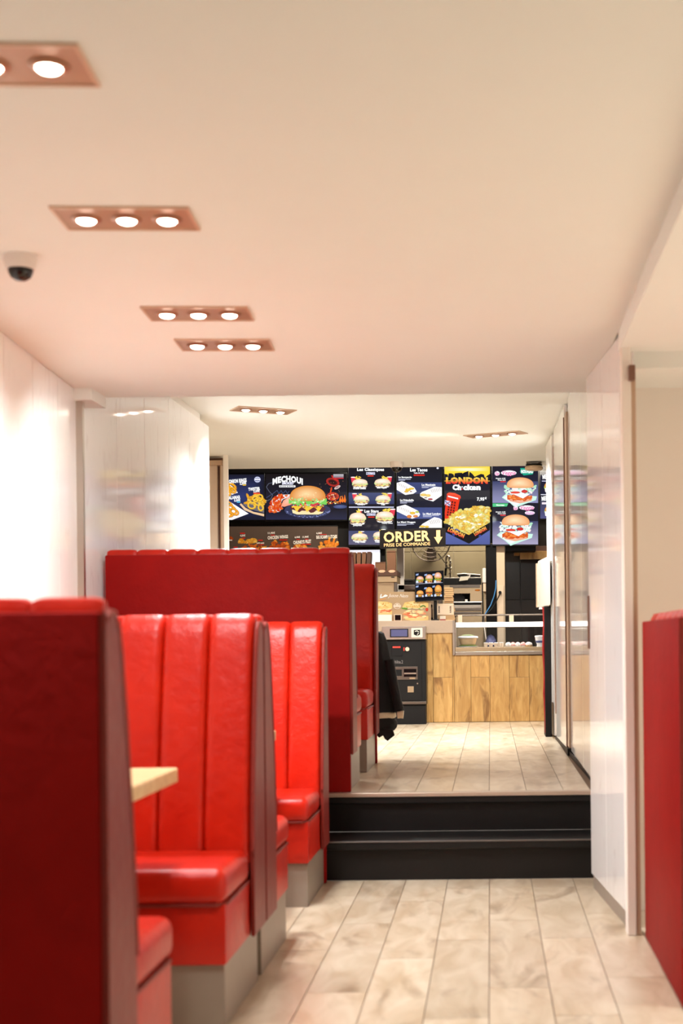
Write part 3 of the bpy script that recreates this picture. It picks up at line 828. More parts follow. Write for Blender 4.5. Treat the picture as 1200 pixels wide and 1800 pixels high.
# screen 2: big burger
t = screen('wide menu screen with one large burger on a slate and flames beside it', 466.8, 833, 609.5, 913.5, YM)
p = L = Print(YM, .00006)
p.rect(466.8, 833, 609.5, 913.5, (24, 19, 19), (34, 34, 54))
p.rect(466.8, 894, 609.5, 913.5, (24, 22, 28), (38, 40, 66))
p.line([(482, 848), (472, 850), (468, 856), (473, 864), (479, 870), (476, 877), (468, 881)], .9, (92, 98, 116)); p.line([(468, 875), (479, 868), (487, 862), (490, 868), (494, 862), (497, 868), (502, 862), (505, 868), (508, 863)], .8, (70, 84, 120))
p.ell(540.5, 897, 41, 13.5, (56, 60, 92), (34, 36, 58))
for q in range(60):
    a = random.uniform(.1, PI-.1); p.ell(540.5+math.cos(a)*random.uniform(33, 40), 897+math.sin(a)*random.uniform(10, 13), random.uniform(.6, 1.6), .5, rj((130, 140, 190), 30), n=6)
p.poly([(474, 893), (478, 878), (488, 870), (510, 869), (508, 874), (497, 878), (492, 887), (497, 893), (490, 900), (478, 901)], (232, 216, 214))
pile(p, [(471, 896), (477, 880), (487, 871), (507, 870), (496, 878), (493, 887), (497, 894), (492, 900), (474, 900)], 120, 2.6, 1.9, [(232, 74, 24), (244, 92, 30), (216, 54, 16), (250, 120, 50)], 5)
p.fan([(494, 890), (498, 880), (510, 872), (518, 876), (516, 886), (500, 891)], (232, 150, 120), (510, 876), (250, 200, 176))
burger(p, 541, 878.5, 63, 52, bun=(212, 132, 50), hi=(250, 214, 160), lettuce=(120, 200, 90), patty=(96, 44, 46), cheese=(250, 190, 56), tom=(206, 60, 70), base=(246, 226, 176), seed=4)
for q in range(26): p.ell(541+random.uniform(-30, 30), 880+random.uniform(-4, 4), random.uniform(1.6, 3.4), random.uniform(1, 2), rj((196, 226, 150), 36), rot=random.uniform(-1, 1), n=7)
for q in range(34): p.ell(541+random.uniform(-27, 27), 890+random.uniform(-2.4, 2.2), random.uniform(1, 2.4), random.uniform(.7, 1.3), random.choice([(120, 50, 60), (226, 200, 226), (150, 60, 60), (250, 190, 60)]), rot=random.uniform(-.6, .6), n=6)
for cx in (522, 540, 560): p.poly([(cx-5, 893), (cx+5, 893), (cx, 900.5)], (252, 196, 60))
p.ell(585, 848, 12, 7.5, (170, 44, 36), (70, 24, 22), rot=.3); p.ell(585, 848, 8, 4, (60, 24, 22), (40, 18, 18), rot=.3); p.ell(593, 857, 6, 2.5, (220, 200, 196), (120, 70, 64), rot=-.5)
p.line([(583, 857), (581, 866)], 2.4, (220, 70, 20)); p.line([(583, 836), (587, 842), (595, 845)], 2.4, (196, 40, 34))
p.ell(585, 873, 11, 7.5, (196, 56, 36), (90, 36, 30))
for q in range(40): p.ell(585+random.gauss(0, 5), 873+random.gauss(0, 3), 1.2, .8, random.choice([(244, 200, 180), (214, 60, 40), (80, 24, 20), (250, 150, 60)]), n=6)
for q in range(24): p.ell(586+random.uniform(-12, 12), 884+random.uniform(-2.5, 2), random.uniform(.8, 2), random.uniform(.5, 1.2), random.choice([(255, 190, 70), (250, 110, 30), (255, 236, 190), (180, 60, 20)]), n=6)
for x0 in (602, 606, 598): p.poly([(x0-2, 882), (x0, 872-(x0-600)*.4), (x0+2.4, 880), (x0+1, 884)], (250, 120, 30))
p.ell(598, 891, 12, 3.4, (60, 70, 116), (90, 104, 150))
for q in range(24): p.ell(random.uniform(560, 606), random.uniform(836, 880), .4, .4, (230, 170, 120), n=5)
p.rect(586, 834, 604, 840, (188, 184, 190), (120, 110, 120)); 
L.text('PRIX', 588, 833.8, 604, 838, (230, 226, 240), .05) if False else None
L.text('MECHOUI', 479.5, 836.5, 532.5, 848, WHITE, .055, arc=5.2)
L.text('SMOKED', 496, 847.5, 516, 852.5, (236, 236, 255), .05); L.rect(491, 853.6, 519.5, 857, WHITE); L.text('BRAISE BURGER', 492, 854.2, 518.5, 856.5, (40, 40, 60), .03)
L.rect(588, 840.2, 604, 842, (200, 50, 60))
p.build('display_picture', M['screen'], t)

# screen 3: classics and stars
t = screen('upright menu screen of eight small burgers above and below a white line', 612.5, 816.5, 692.5, 957.5, YM)
p = L = Print(YM, .00005)
p.rect(612.5, 816.5, 692.5, 868, (22, 20, 26), (26, 26, 38)); p.rect(612.5, 866, 692.5, 886, (60, 68, 112), (48, 54, 92)); p.rect(612.5, 886, 692.5, 935, (26, 24, 34), (30, 28, 38)); p.rect(612.5, 933, 692.5, 957.5, (66, 72, 108), (96, 92, 118))
p.rect(613, 890.6, 692, 892.4, (206, 210, 236))
for args in ((632.5, 849.5, 26, 16, -1, 1), (672, 849, 27, 16, 1, 2), (635, 878.5, 26, 16, -1, 3), (673, 878, 25, 16, 1, 4), (628.5, 911.5, 28, 22, .4, 5), (676, 908.5, 30, 20, 1, 6), (632, 944.5, 27, 15, .3, 7), (669, 942.5, 26, 17, .4, 8)):
    mini_menu(p, *args)
L.text('Les Classiques', 627.5, 822.8, 675, 829.8, WHITE, .05)
L.rect(643.5, 830.5, 659, 834.6, (228, 228, 250)); L.text('Menu 7,50', 644, 831, 658.5, 834.4, (60, 60, 100), .02); L.rect(646, 836, 656.5, 837.8, (226, 60, 40))
L.text('Les Stars', 640.5, 896, 665.5, 901.5, WHITE, .05); L.rect(644.5, 902.6, 660, 906.6, (226, 226, 250)); L.text('Menu 8,50', 645, 903, 659.5, 906.3, (60, 60, 100), .02); L.rect(647, 908.2, 658, 910, (226, 50, 30))
for s, x0, x1, y in (('Double cheese', 621, 643, 860.3), ('Bleu Pepper', 662.5, 680, 859.6), ("Chicky's", 628, 641, 889), ('Fish', 670, 676.5, 888.6), ('Jumpman', 620.5, 636, 925.6), ('Country Cheese', 671, 690, 921.6), ('Crispy Cheese', 624, 642, 955), ('Texas', 658.6, 668, 954)):
    L.text(s, x0, y-3.4, x1, y, WHITE, .05)
p.build('display_picture', M['screen'], t)

# screen 4: tacos
t = screen('upright menu screen of white wraps behind the hanging black sign', 697, 816.5, 776.5, 956, YM)
p = L = Print(YM, .00006)
p.rect(697, 816.5, 776.5, 848, (20, 18, 24), (24, 26, 40)); p.rect(697, 848, 776.5, 868, (60, 70, 118), (50, 58, 98)); p.rect(697, 868, 776.5, 892, (24, 26, 42), (24, 26, 42)); p.rect(697, 892, 776.5, 912, (64, 76, 128), (72, 84, 140)); p.rect(697, 912, 776.5, 956, (22, 24, 40), (22, 22, 34))
def marks(x, y, n, dx, dy, lx, ly): return [[(x+dx*k, y+dy*k), (x+dx*k+lx, y+dy*k+ly)] for k in range(n)]
Yl = (246, 204, 70)
wrap(p, [(697, 849), (706, 846), (712, 848), (728, 857), (732, 864), (726, 868), (712, 870), (697, 861)], marks(700, 848.5, 6, 3, 1.3, -1.2, 4.5), [(717, 861, 5, 2.5, Yl), (723, 859, 5, 2, Yl), (714, 864, 4, 2, (240, 190, 70)), (722, 864, 2, 1, (150, 90, 70))])
wrap(p, [(738, 868), (741, 865), (764, 855.5), (776.3, 856.5), (776.3, 871), (761, 881.5), (748, 878), (738, 872)], marks(757, 860, 6, 3, -.5, 2.6, 6), [(744, 870, 6, 2.6, (246, 206, 110)), (752, 871, 5, 2.6, (250, 214, 120)), (748, 875, 3, 1, (140, 100, 90)), (756, 877.5, 4.5, 1.6, (170, 30, 50))])
wrap(p, [(697, 891), (712, 887), (734, 897.5), (738, 904), (736, 908), (724, 912), (716, 908), (697, 899)], marks(703, 890.5, 7, 3, 1.2, -1.2, 4.5), [(725, 902, 5, 2.6, Yl), (733, 900, 3.5, 2, (200, 214, 100)), (719, 908, 4.5, 3, (236, 140, 60)), (730, 907.5, 4.5, 2.4, (236, 146, 80))])
wrap(p, [(736, 927.8), (742, 921), (763, 909), (772, 911), (776.4, 914), (776.4, 927.8)], marks(755, 915, 6, 3, -.5, 2.8, 6.5), [(742, 925.5, 5, 2, Yl), (750, 926, 4, 2, Yl)])
L.text('Les Tacos', 720.5, 823, 751, 829, WHITE, .05); L.text('Taille M: 6,50', 727, 830.4, 745, 833, WHITE, .05); L.rect(727, 834, 746, 836.6, (226, 40, 26)); L.text('Taille XL: 8,50', 727.6, 834.4, 745.4, 836.2, (90, 10, 10), .02)
for s, x0, x1, y in (('Le Savoyarde', 700, 723.5, 841), ('Le Mexicain', 741, 765, 854), ('Le Friandelle', 703, 727, 881), ('Le Maxi London', 743, 774, 905), ('Le Maxi Nugget', 698, 730, 920)):
    L.text(s, x0, y-3.6, x1, y, WHITE, .055); L.rect(x0, y+.9, x0+(x1-x0)*.92, y+1.9, (196, 200, 224)); L.rect(x0, y+2.8, x0+(x1-x0)*.5, y+3.8, (196, 200, 224))
L.ell(769, 823, 2, 1.6, (240, 240, 255))
p.build('display_picture', M['screen'], t)

# screen 5: chicken
t = screen('upright menu screen with red telephone box and golden chicken', 781, 816.5, 860.7, 957, YM)
p = L = Print(YM, .00005)
p.rect(781, 816.5, 860.7, 843, (250, 214, 70), (252, 206, 40)); p.fan([(781, 822), (860, 822), (860, 836), (781, 836)], (250, 210, 60), (822, 824), (255, 248, 210))
p.rect(781, 832, 860.7, 930, (26, 26, 38), (24, 24, 36)); p.rect(781, 928, 860.7, 957, (92, 104, 168), (80, 90, 150))
sky = [(781, 845), (781, 833), (787, 834), (787, 838), (788.5, 832), (793, 832), (797, 834), (798, 838), (799, 832), (806, 831), (812, 831), (812.5, 840), (814.5, 831), (820, 829), (823, 828), (823.5, 838), (825, 829), (830, 833), (834, 838), (838, 836), (845, 833), (850, 834), (852, 840), (856, 836), (860.7, 833), (860.7, 845)]
p.rect(781, 828, 860.7, 846, (252, 214, 60), (250, 200, 50))
p.tri(sky, [(24, 24, 34)]*len(sky), [(0, 1, 2, 3), (0, 3, 4, 5, 6, 7), (0, 7, 8, 9, 10, 11), (0, 11, 12, 13, 14, 15), (0, 15, 16, 17, 18, 25), (18, 19, 20, 21, 22, 25), (22, 23, 24, 25)])
p.poly([(786, 912), (781.5, 915), (781.5, 900), (785, 872), (785, 868), (788, 866), (798, 866.5), (808, 871), (810, 875), (808, 877), (803, 902), (796, 912)], (226, 52, 22))
p.poly([(785, 869), (789, 865.6), (799, 866.6), (809, 871.4), (809, 874), (797, 870)], (240, 76, 40))
p.poly([(787, 871), (805, 875.5), (805, 878), (787, 873.4)], (250, 244, 240))
for i in range(3):
    for j in range(6):
        x = 788.5+i*4.6-j*.75+.4; y = 879.5+j*4.7+i*1.1
        p.poly([(x, y), (x+2.9, y+.6), (x+2.4, y+4), (x-.5, y+3.4)], (96, 22, 16))
p.poly([(781.2, 879), (792, 881), (791, 890), (781.2, 887)], (206, 206, 232)); p.line([(781, 880), (791.5, 889)], 1.4, (60, 60, 130)); p.line([(781, 888), (792, 881)], 1.4, (190, 60, 70))
bag = [(781.5, 918), (792, 910), (800, 899), (815, 897), (826, 893), (836, 890), (846, 888.5), (860.5, 893), (860.5, 919), (824, 941)]
p.poly(bag, (238, 196, 70))
pile(p, bag[:-1]+[(824, 939)], 230, 4.6, 2.6, [(252, 226, 110), (246, 206, 90), (255, 240, 160), (240, 186, 70), (236, 226, 120)], 9)
for q in range(14): p.ell(random.uniform(795, 850), random.uniform(904, 930), random.uniform(2, 4), 1.3, rj((255, 250, 226), 4), rot=random.uniform(-.7, .7), n=8)
p.poly([(781.5, 924), (824, 940.5), (860.5, 918.5), (860.5, 932), (824, 956), (781.5, 935)], (18, 15, 16))
L.text('LONDON', 783.5, 839, 857, 851, (255, 228, 90), .07, col2=(226, 40, 40))
L.text('Ch', 795, 851.8, 810.5, 862, WHITE, .07); L.text('cken', 813.6, 851.8, 844.5, 862, WHITE, .07); L.ell(812, 860, 1.2, 1.4, (226, 40, 50)); L.ell(812, 856, 1, 1.2, WHITE)
L.text('7,95', 838, 874.5, 851, 881.5, WHITE, .05); L.text('\u20ac', 851.5, 874, 855, 878, WHITE, .05)
L.text('LONDON', 786, 932.5, 817, 940.5, (255, 214, 90), .07, rot=.42, col2=(226, 60, 50)); L.text('LONDON', 832, 930.5, 855.5, 937.5, (255, 214, 90), .07, rot=-.5, col2=(226, 60, 50))
L.ell(797, 940, 2.6, 1.6, (60, 70, 150), rot=.5); L.ell(843, 942, 2.4, 1.5, (60, 70, 150), rot=-.5)
p.build('display_picture', M['screen'], t)

# screen 6: veggie
t = screen('upright menu screen with two large pale burgers, one above the other', 865.3, 817, 945.4, 957, YM)
p = L = Print(YM, .00005)
p.rect(865.3, 817, 945.4, 848, (22, 20, 34), (30, 30, 50)); p.rect(865.3, 846, 945.4, 884, (56, 62, 100), (140, 140, 180)); p.rect(865.3, 884, 945.4, 918, (24, 22, 34), (28, 28, 44)); p.rect(865.3, 916, 945.4, 957, (58, 62, 100), (166, 160, 190))
def veg(cx, cy, sc, seed):
    p.poly([(cx-33*sc, cy+12*sc), (cx-26*sc, cy+6*sc), (cx+32*sc, cy+10*sc), (cx+30*sc, cy+17*sc), (cx+10*sc, cy+24*sc), (cx-8*sc, cy+31*sc), (cx-18*sc, cy+22*sc)], (196, 236, 222))
    p.poly([(cx-30*sc, cy+12*sc), (cx-22*sc, cy+8*sc), (cx+20*sc, cy+14*sc), (cx-8*sc, cy+28*sc)], (232, 250, 244))
    p.fan([(cx-24*sc, cy+11*sc), (cx+24*sc, cy+11*sc), (cx+22*sc, cy+18*sc), (cx, cy+23*sc), (cx-18*sc, cy+19*sc)], (226, 160, 130), (cx, cy+16*sc), (244, 190, 160))
    wavy(p, cx, cy+12*sc, 46*sc, 10*sc, (206, 84, 30), seed=seed)
    for q in range(30): p.ell(cx+random.uniform(-20, 20)*sc, cy+12*sc+random.uniform(-4, 5)*sc, 2.6*sc, 1.2*sc, rj((236, 128, 54), 24), rot=random.uniform(-.4, .4), n=7)
    for q in range(60): p.ell(cx+random.uniform(-27, 29)*sc, cy+random.uniform(-9, 6)*sc, random.uniform(2.4, 5)*sc, random.uniform(1.2, 2.6)*sc, random.choice([(206, 240, 222), (236, 250, 244), (170, 220, 190), (250, 226, 226), (226, 246, 236)]), rot=random.uniform(-1, 1), n=8)
    p.ell(cx-8*sc, cy+3*sc, 9*sc, 2.2*sc, (206, 50, 40), (230, 70, 50)); p.ell(cx+9*sc, cy+1*sc, 6*sc, 3*sc, (180, 34, 34), (216, 50, 44)); p.ell(cx+6*sc, cy-9*sc, 2*sc, 1.6*sc, (196, 30, 40)); p.ell(cx-10*sc, cy-8*sc, 2.4*sc, 1.4*sc, (150, 50, 40))
    p.poly([(cx-14*sc, cy+5*sc), (cx+20*sc, cy+5*sc), (cx+6*sc, cy+14*sc)], (252, 250, 250))
    bun_top(p, cx+1*sc, cy-9*sc, 50*sc, 16*sc, (226, 156, 100), (252, 222, 180))
veg(913, 863, .95, 3); veg(905, 929, .98, 6)
p.ell(925, 829, 11.5, 6, (24, 158, 130)); p.poly([(914, 823), (934, 823), (937.5, 829), (936, 834), (920, 836), (915, 830)], (24, 158, 130))
p.poly([(865.5, 885), (893, 885), (890.5, 890.4), (865.5, 891)], (80, 196, 130))
for a, b_, c_, d_ in ((869, 828, 878, 836.8), (880, 826.5, 907.5, 836.5), (902, 889, 910, 897.5), (912, 888, 939, 897), (922, 898, 939.5, 905.5)):
    p.ell((a+b_*0+c_)/2, (b_+d_)/2, (c_-a)/2, (d_-b_)/2*.9, (250, 238, 248))
L.text('le', 870.5, 829, 877, 836, (226, 110, 170), .02, shear=.25); L.text('Veggie', 881.5, 828, 906, 837, (226, 110, 170), .02, shear=.25)
L.text('le', 903, 890, 909, 897, (226, 110, 170), .02, shear=.25); L.text('Veggie', 913.5, 889, 938, 898, (226, 110, 170), .02, shear=.25); L.text('double', 924, 899, 938, 904.6, (206, 130, 200), .02, shear=.25)
L.text('NOUVEAU', 915.5, 825.8, 936.5, 832.2, WHITE, .06); L.text('Nouveau', 872, 886.3, 886, 889.5, WHITE, .03)
for y in (840, 899): L.text('Simple 6,50', 871, y, 888, y+2.6, WHITE, .05); L.text('Menu 8,50', 874.5, y+3, 888.5, y+5.4, WHITE, .05); L.rect(879, y+6, 888.5, y+7.8, (216, 50, 60))
p.build('display_picture', M['screen'], t)

# screen 7: half hidden on the right
t = screen('menu screen half hidden behind the right wall, the last of the row', 949.2, 829, 1030, 911.5, 15.06)
p = L = Print(15.06, .00006)
p.rect(949.2, 829, 1030, 870, (24, 22, 40), (30, 30, 54)); p.rect(949.2, 870, 1030, 911.5, (24, 22, 38), (84, 84, 128)); p.rect(950, 868.8, 1030, 870.2, (230, 230, 246))
burger(p, 966, 856, 19, 18, lettuce=(170, 200, 80), seed=2); burger(p, 966, 898, 18, 18, seed=5)
p.poly([(957, 858), (980, 858), (975, 865), (958, 865)], (250, 244, 244)); p.poly([(957, 899), (980, 899), (975, 907), (958, 907)], (250, 244, 244))
L.text('MENU', 953, 834, 968, 842, WHITE, .05, rot=-.1); L.rect(952, 845, 962, 846.4, (206, 206, 236)); L.text('MENU', 951.5, 872, 967, 880, WHITE, .05, rot=-.1); L.rect(952, 883, 963, 886.6, (236, 220, 230))
p.build('display_picture', M['screen'], t)

# printed board of fried sides under the wide screens
YB = 14.56
t = thing('menu_board', 'dull brown printed board of fried chicken sides under the wide screens', 'menu board', (X(500, YB), YB, Zp(1000, YB)))
part('panel', pbx(390, 925.5, 593.5, 1010, YB, 14.615, .002), M['charcoal'], t)
p = L = Print(YB-.0005, .00005)
p.rect(390, 925.5, 593.5, 1010, (92, 76, 66), (70, 58, 52))
FR = [(236, 130, 40), (214, 96, 26), (246, 160, 60), (190, 76, 20)]; FY = [(246, 180, 60), (236, 156, 40), (250, 200, 90)]
pile(p, [(418, 948), (448, 946), (450, 953), (420, 955)], 26, 4, 2.6, FY, 1); pile(p, [(428, 962), (440, 958), (468, 962), (466, 970), (430, 970)], 30, 7, 1.8, FR, 2)
pile(p, [(398, 944), (408, 944), (408, 948), (398, 948)], 6, 4, 2, FR, 3); p.rect(401, 948.6, 408, 950.5, (240, 232, 226))
pile(p, [(470, 966), (474, 955), (484, 951), (492, 960), (500, 950), (508, 958), (509, 970), (470, 970)], 80, 3.6, 2.6, FR, 4)
pile(p, [(511, 968), (520, 959), (534, 958), (543, 968)], 50, 4, 2.2, FR+[(250, 210, 130)], 5)
pile(p, [(560, 962), (566, 951), (580, 952), (592, 956), (590, 966), (562, 966)], 44, 4, 3.4, [(240, 150, 50), (226, 120, 30), (246, 170, 70)], 6)
for a, b_ in (((578, 956), (579, 946)), ((585, 958), (588, 946)), ((589, 962), (593, 953))): p.line([a, b_], 3.4, (226, 130, 40)); p.ell(b_[0], b_[1], 2.2, 1.8, (246, 180, 90), n=8)
p.poly([(560, 963), (590, 963), (588, 972), (562, 972)], (236, 190, 100)); p.ell(556, 967, 3, 1.6, (236, 120, 30))
CW = (240, 232, 222)
for s, x0, y0, x1, y1, r in (('4,50\u20ac', 422, 939.5, 431.5, 944, -.03), ('4,50', 451, 953.5, 457, 956.4, 0), ('8,00\u20ac', 458, 953.5, 464.5, 956.6, -.03), ('11,90\u20ac', 471, 935, 483.5, 939.4, -.04), ('CHICKEN WINGS', 470.5, 941.4, 506.5, 947.6, -.07), ('6,90\u20ac', 518, 942.6, 527.5, 946.6, -.04), ('11,90\u20ac', 531.5, 942, 542.5, 946.2, -.04), ('CHUNKYS FILET', 515.5, 949.6, 547, 956, -.08), ('6,50\u20ac', 556, 935.5, 566, 939.6, -.02), ('BIG SCAMPI & ITCHIS', 556, 940.8, 592.5, 947, -.04), ('4,90\u20ac', 409, 964, 419, 968, -.03)):
    L.text(s, x0, y0, x1, y1, CW, .055, rot=r)
for x0, y0, x1, y1 in ((422, 936.5, 431, 938.6), (426, 945, 431, 947), (454, 949, 462, 951), (455, 957, 464, 958.4), (476, 940, 483, 941.4), (491, 948.4, 505, 950), (521, 947.6, 527, 949), (536, 947.2, 542, 948.6), (532, 956, 546.5, 957.6), (562, 939, 574, 940.2), (411, 961, 418, 963)): L.rect(x0, y0, x1, y1, (206, 40, 30))
p.build('printed_picture', M['print'], t)

# white backlit panel beside the bags
t = thing('backlit_panel', 'plain white glowing panel behind the brown paper bags', 'light panel', (X(640, 14.6), 14.6, Zp(1012, 14.6)))
part('frame', pbx(608, 964.5, 670, 1015, 14.59, 14.62, .002), M['charcoal'], t)
part('diffuser', pbx(611, 967, 668, 1013, 14.584, 14.5899), M['white_glow'], t)

# hanging sign
YS = 14.22
t = thing('order_sign', 'black hanging sign with cream letters and an arrow pointing down', 'sign', (X(725, YS), YS, Zp(961, YS)))
def sgn(u_, v_):     # sign-local: u 0..116, v 0..32 in picture pixels, tilted like the sign
    return (667+u_, 931.6+v_-u_*.036)
c = []
for cx, cy, a in ((3, 3, PI), (113, 3, 1.5*PI), (113, 30, 0), (3, 30, .5*PI)):
    for k in range(4):
        q = a + k*PI/6
        P_ = sgn(cx+3*math.cos(q), cy+3*math.sin(q)); c.append(at(P_[0], P_[1], YS))
part('panel', prism_y(c, YS, YS+.015), M['black'], t)
L = Print(YS-.0005, .00004)
CRM = (246, 206, 146)
rotS = -.036
def stext(s, u0, v0, u1, v1, bold):
    cx, cy = (u0+u1)/2, (v0+v1)/2; q = sgn(cx, cy)
    L.text(s, q[0]-(u1-u0)/2, q[1]-(v1-v0)/2, q[0]+(u1-u0)/2, q[1]+(v1-v0)/2, CRM, bold, rot=rotS)
L.poly([sgn(1, 1), sgn(115, 1), sgn(115, 31.5), sgn(1, 31.5)], (26, 22, 22))
stext('ORDER', 7, 3.6, 88.5, 22.6, .03)
stext('PRISE DE COMMANDE', 7.5, 24.2, 89, 30, .012)
ar = [(99.5, 4), (106.5, 4), (106.5, 16), (110.5, 16), (103, 28.5), (95.5, 16), (99.5, 16)]
L.tri([sgn(*q) for q in ar], [CRM]*7, [(0, 1, 2, 6), (2, 3, 4), (2, 4, 6), (4, 5, 6)])
L.build('printed_lettering', M['print'], t)
part('bracket', bx(X(690, YS), X(700, YS), YS+.015, 14.499, Zp(957, YS), Zp(953, YS)), M['black'], t)
part('bracket', bx(X(765, YS), X(775, YS), YS+.015, 14.499, Zp(957, YS), Zp(953, YS)), M['black'], t)

# ================================================================== SERVING COUNTER
YC = 13.28
def prt(px0, py0, px1, py1, Y): return (*at((px0+px1)/2, (py0+py1)/2, Y),)
ct = thing('serving_counter', 'serving counter clad in upright wood-look planks with a pale stone worktop', 'counter', (X(800, YC), YC+.3, Z2))
part('carcass', bx(X(630, YC), X(797, YC), YC+.012, 13.9, Z2, Zp(1113, YC)-.001), M['charcoal'], ct)
part('carcass', bx(X(797, YC), X(990, YC), YC+.012, 13.9, Z2, Zp(1151.5, YC, 870)-.001), M['charcoal'], ct)
def cplank(px0, px1, py0, py1):
    xa, xb = X(px0, YC, 1200), X(px1, YC, 1200)
    za = Z2+.002 if py1 is None else Zp(py1, YC, px0); zb = Zp(py0, YC, px0)
    part('plank', bx(xa+.0012, xb-.0012, YC, YC+.0115, za+.001, zb-.001, .001), M['counter_wood'], ct)
for a, b_, top, mid in ((640, 675, 1113, 1180), (675, 710, 1113, None), (710, 751.5, 1113, 1200), (751.5, 761, 1113, None), (761, 795, 1113, 1191), (795, 798, 1113, None), (798, 827.5, 1152, None), (827.5, 861, 1152, 1190.5), (861, 895, 1152, None), (895, 930, 1152, 1190.5), (930, 960, 1152, None), (960, 990, 1152, 1195)):
    if mid: cplank(a, b_, top, mid); cplank(a, b_, mid, None)
    else: cplank(a, b_, top, None)
x0, z1 = at(630, 1092, YC-.02); x1, _ = at(797, 1092, YC-.02); z0 = Zp(1113, YC-.02, 760)
part('worktop', bx(x0, x1, YC-.02, 13.95, z0, z1, .003), M['stone'], ct)
ZT = z1
part('edge_strip', bx(X(795.5, YC-.02, 1130), X(799, YC-.02, 1130), YC-.022, YC+.01, Zp(1152, YC), z1), M['steel'], ct)

# chilled display case
dc = thing('display_case', 'glass display case with a lit top set into the counter', 'display case', (X(880, YC), YC+.3, Zp(1151, YC, 880)))
xa, xb = X(799.5, YC, 1120), X(990, YC, 1120)
zb0, zb1 = Zp(1151, YC, 880), Zp(1137.5, YC, 880)
zm = Zp(1144.5, YC, 880); ztop = Zp(1102, YC, 880); ztop2 = Zp(1093.5, YC, 880)
part('base_band', bx(xa, xb, YC-.02, 13.9, zb0, zm-.002, .002), M['steel'], dc)
part('base_band', bx(xa, xb, YC-.012, 13.9, zm, zb1, .002), M['gold_steel'], dc)
part('front_glass', bx(xa+.005, xb, YC+.0, YC+.006, zb1+.0005, ztop-.0005), M['glass'], dc)
part('side_glass', bx(xa+.004, xa+.010, YC+.008, 13.85, zb1+.0005, ztop-.0005), M['glass'], dc)
part('top_housing', bx(xa, xb, YC+.012, 13.86, ztop, ztop2, .002), M['white'], dc)
part('light_tube', bx(xa+.01, xb, YC-.004, YC+.0115, ztop+.001, ztop2-.001, .003), M['case_light'], dc)
part('corner_post', bx(xa, xa+.012, YC-.006, YC+.006, zb1, ztop2), M['steel'], dc)
l = bpy.data.lights.new('case_light', 'AREA'); l.shape = 'RECTANGLE'; l.size = .8; l.size_y = .06; l.energy = 1.6; l.color = (1, .94, .86)
lo = bpy.data.objects.new('case_light', l); COL.objects.link(lo); lo.location = ((xa+X(955, YC))/2, YC+.12, ztop-.02)
# rail above the case
rl = thing('counter_rail', 'dark metal rail running above the display case', 'rail', (X(880, 13.8), 13.8, ztop2))
za, _z = Zp(1083, 13.8, 880), 0
zr = Zp(1081, 13.8, 880)
part('bar', cyl((X(799.5, 13.8, 1081), 13.8, zr), (.7, 13.8, zr), .009, 10), M['steel_dark'], rl, smooth=True)
for px in (800, 850.5, 962): part('post', cyl((X(px, 13.8, 1081), 13.8, ztop2), (X(px, 13.8, 1081), 13.8, zr), .006, 8), M['steel_dark'], rl, smooth=True)
for px0, px1, lab in ((804.5, 812, 'small cream card standing on the left end of the display case'), (894.5, 902.5, 'small cream card standing on the middle of the display case')):
    t = thing('price_card', lab, 'card', (X((px0+px1)/2, 13.5), 13.5, ztop2+.0005), 'cards on the display case')
    part('card', bx(X(px0, 13.5, 1087), X(px1, 13.5, 1087), 13.5, 13.506, ztop2+.0004, Zp(1081.2, 13.5, px0)), M['kraft_light'], t)
    part('foot', bx(X(px0, 13.5, 1087)+.006, X(px1, 13.5, 1087)-.006, 13.49, 13.53, ztop2+.0002, ztop2+.004), M['white'], t)

# food in the case
def pl(px, py, Y): a = at(px, py, Y); return (a[0], Y, a[1])
zf = zb1+.0006; Yf = 13.38
c = (X(822, Yf, 1130), Yf, zf)
sb = thing('salad_bowl', 'kraft salad bowl with a white rim on the left of the display case', 'salad bowl', c)
part('tray', lathe([(.088, 0), (.098, .004), (.100, .010), (.086, .008)], c, 24), M['white'], sb, smooth=True)
part('leaves', lathe([(.05, .008), (.082, .012), (.084, .02), (.06, .024)], c, 20), M['salad'], sb, smooth=True)
part('bowl', lathe([(.062, .022), (.070, .03), (.086, .085), (.080, .0852)], c, 24), M['kraft'], sb, smooth=True)
part('lid', lathe([(.094, .0856), (.098, .092), (.092, .104), (.05, .108), (.002, .108)], c, 24), M['white'], sb, smooth=True)
part('leaves', lathe([(.05, .1085), (.06, .112), (.03, .118), (.002, .119)], c, 12), M['salad'], sb)
cup_names = ['first', 'second', 'third', 'fourth']
proto = None
for k, px in enumerate((853.5, 862.5, 871.5, 881)):
    cc = (X(px, Yf, 1130), Yf, zf)
    cp = thing('sauce_cup', '%s small pale cup from the left beside the salad bowl' % cup_names[k], 'cup', cc, 'small cups in the display case')
    part('cup', lathe([(.016, 0), (.0205, .036), (.018, .0362)], cc, 16), M['kraft_light'], cp, smooth=True)
    part('lid', lathe([(.0215, .0364), (.022, .041), (.016, .043), (.002, .043)], cc, 16), M['white'], cp, smooth=True)
cakes = [(893, .030, 'white'), (901.5, .028, 'pink'), (910, .026, 'white'), (919, .03, 'pink'), (929, .036, 'white')]
pos = ['nearest the cups', 'second from the cups', 'in the middle of the row', 'second from the right end', 'largest, at the right end']
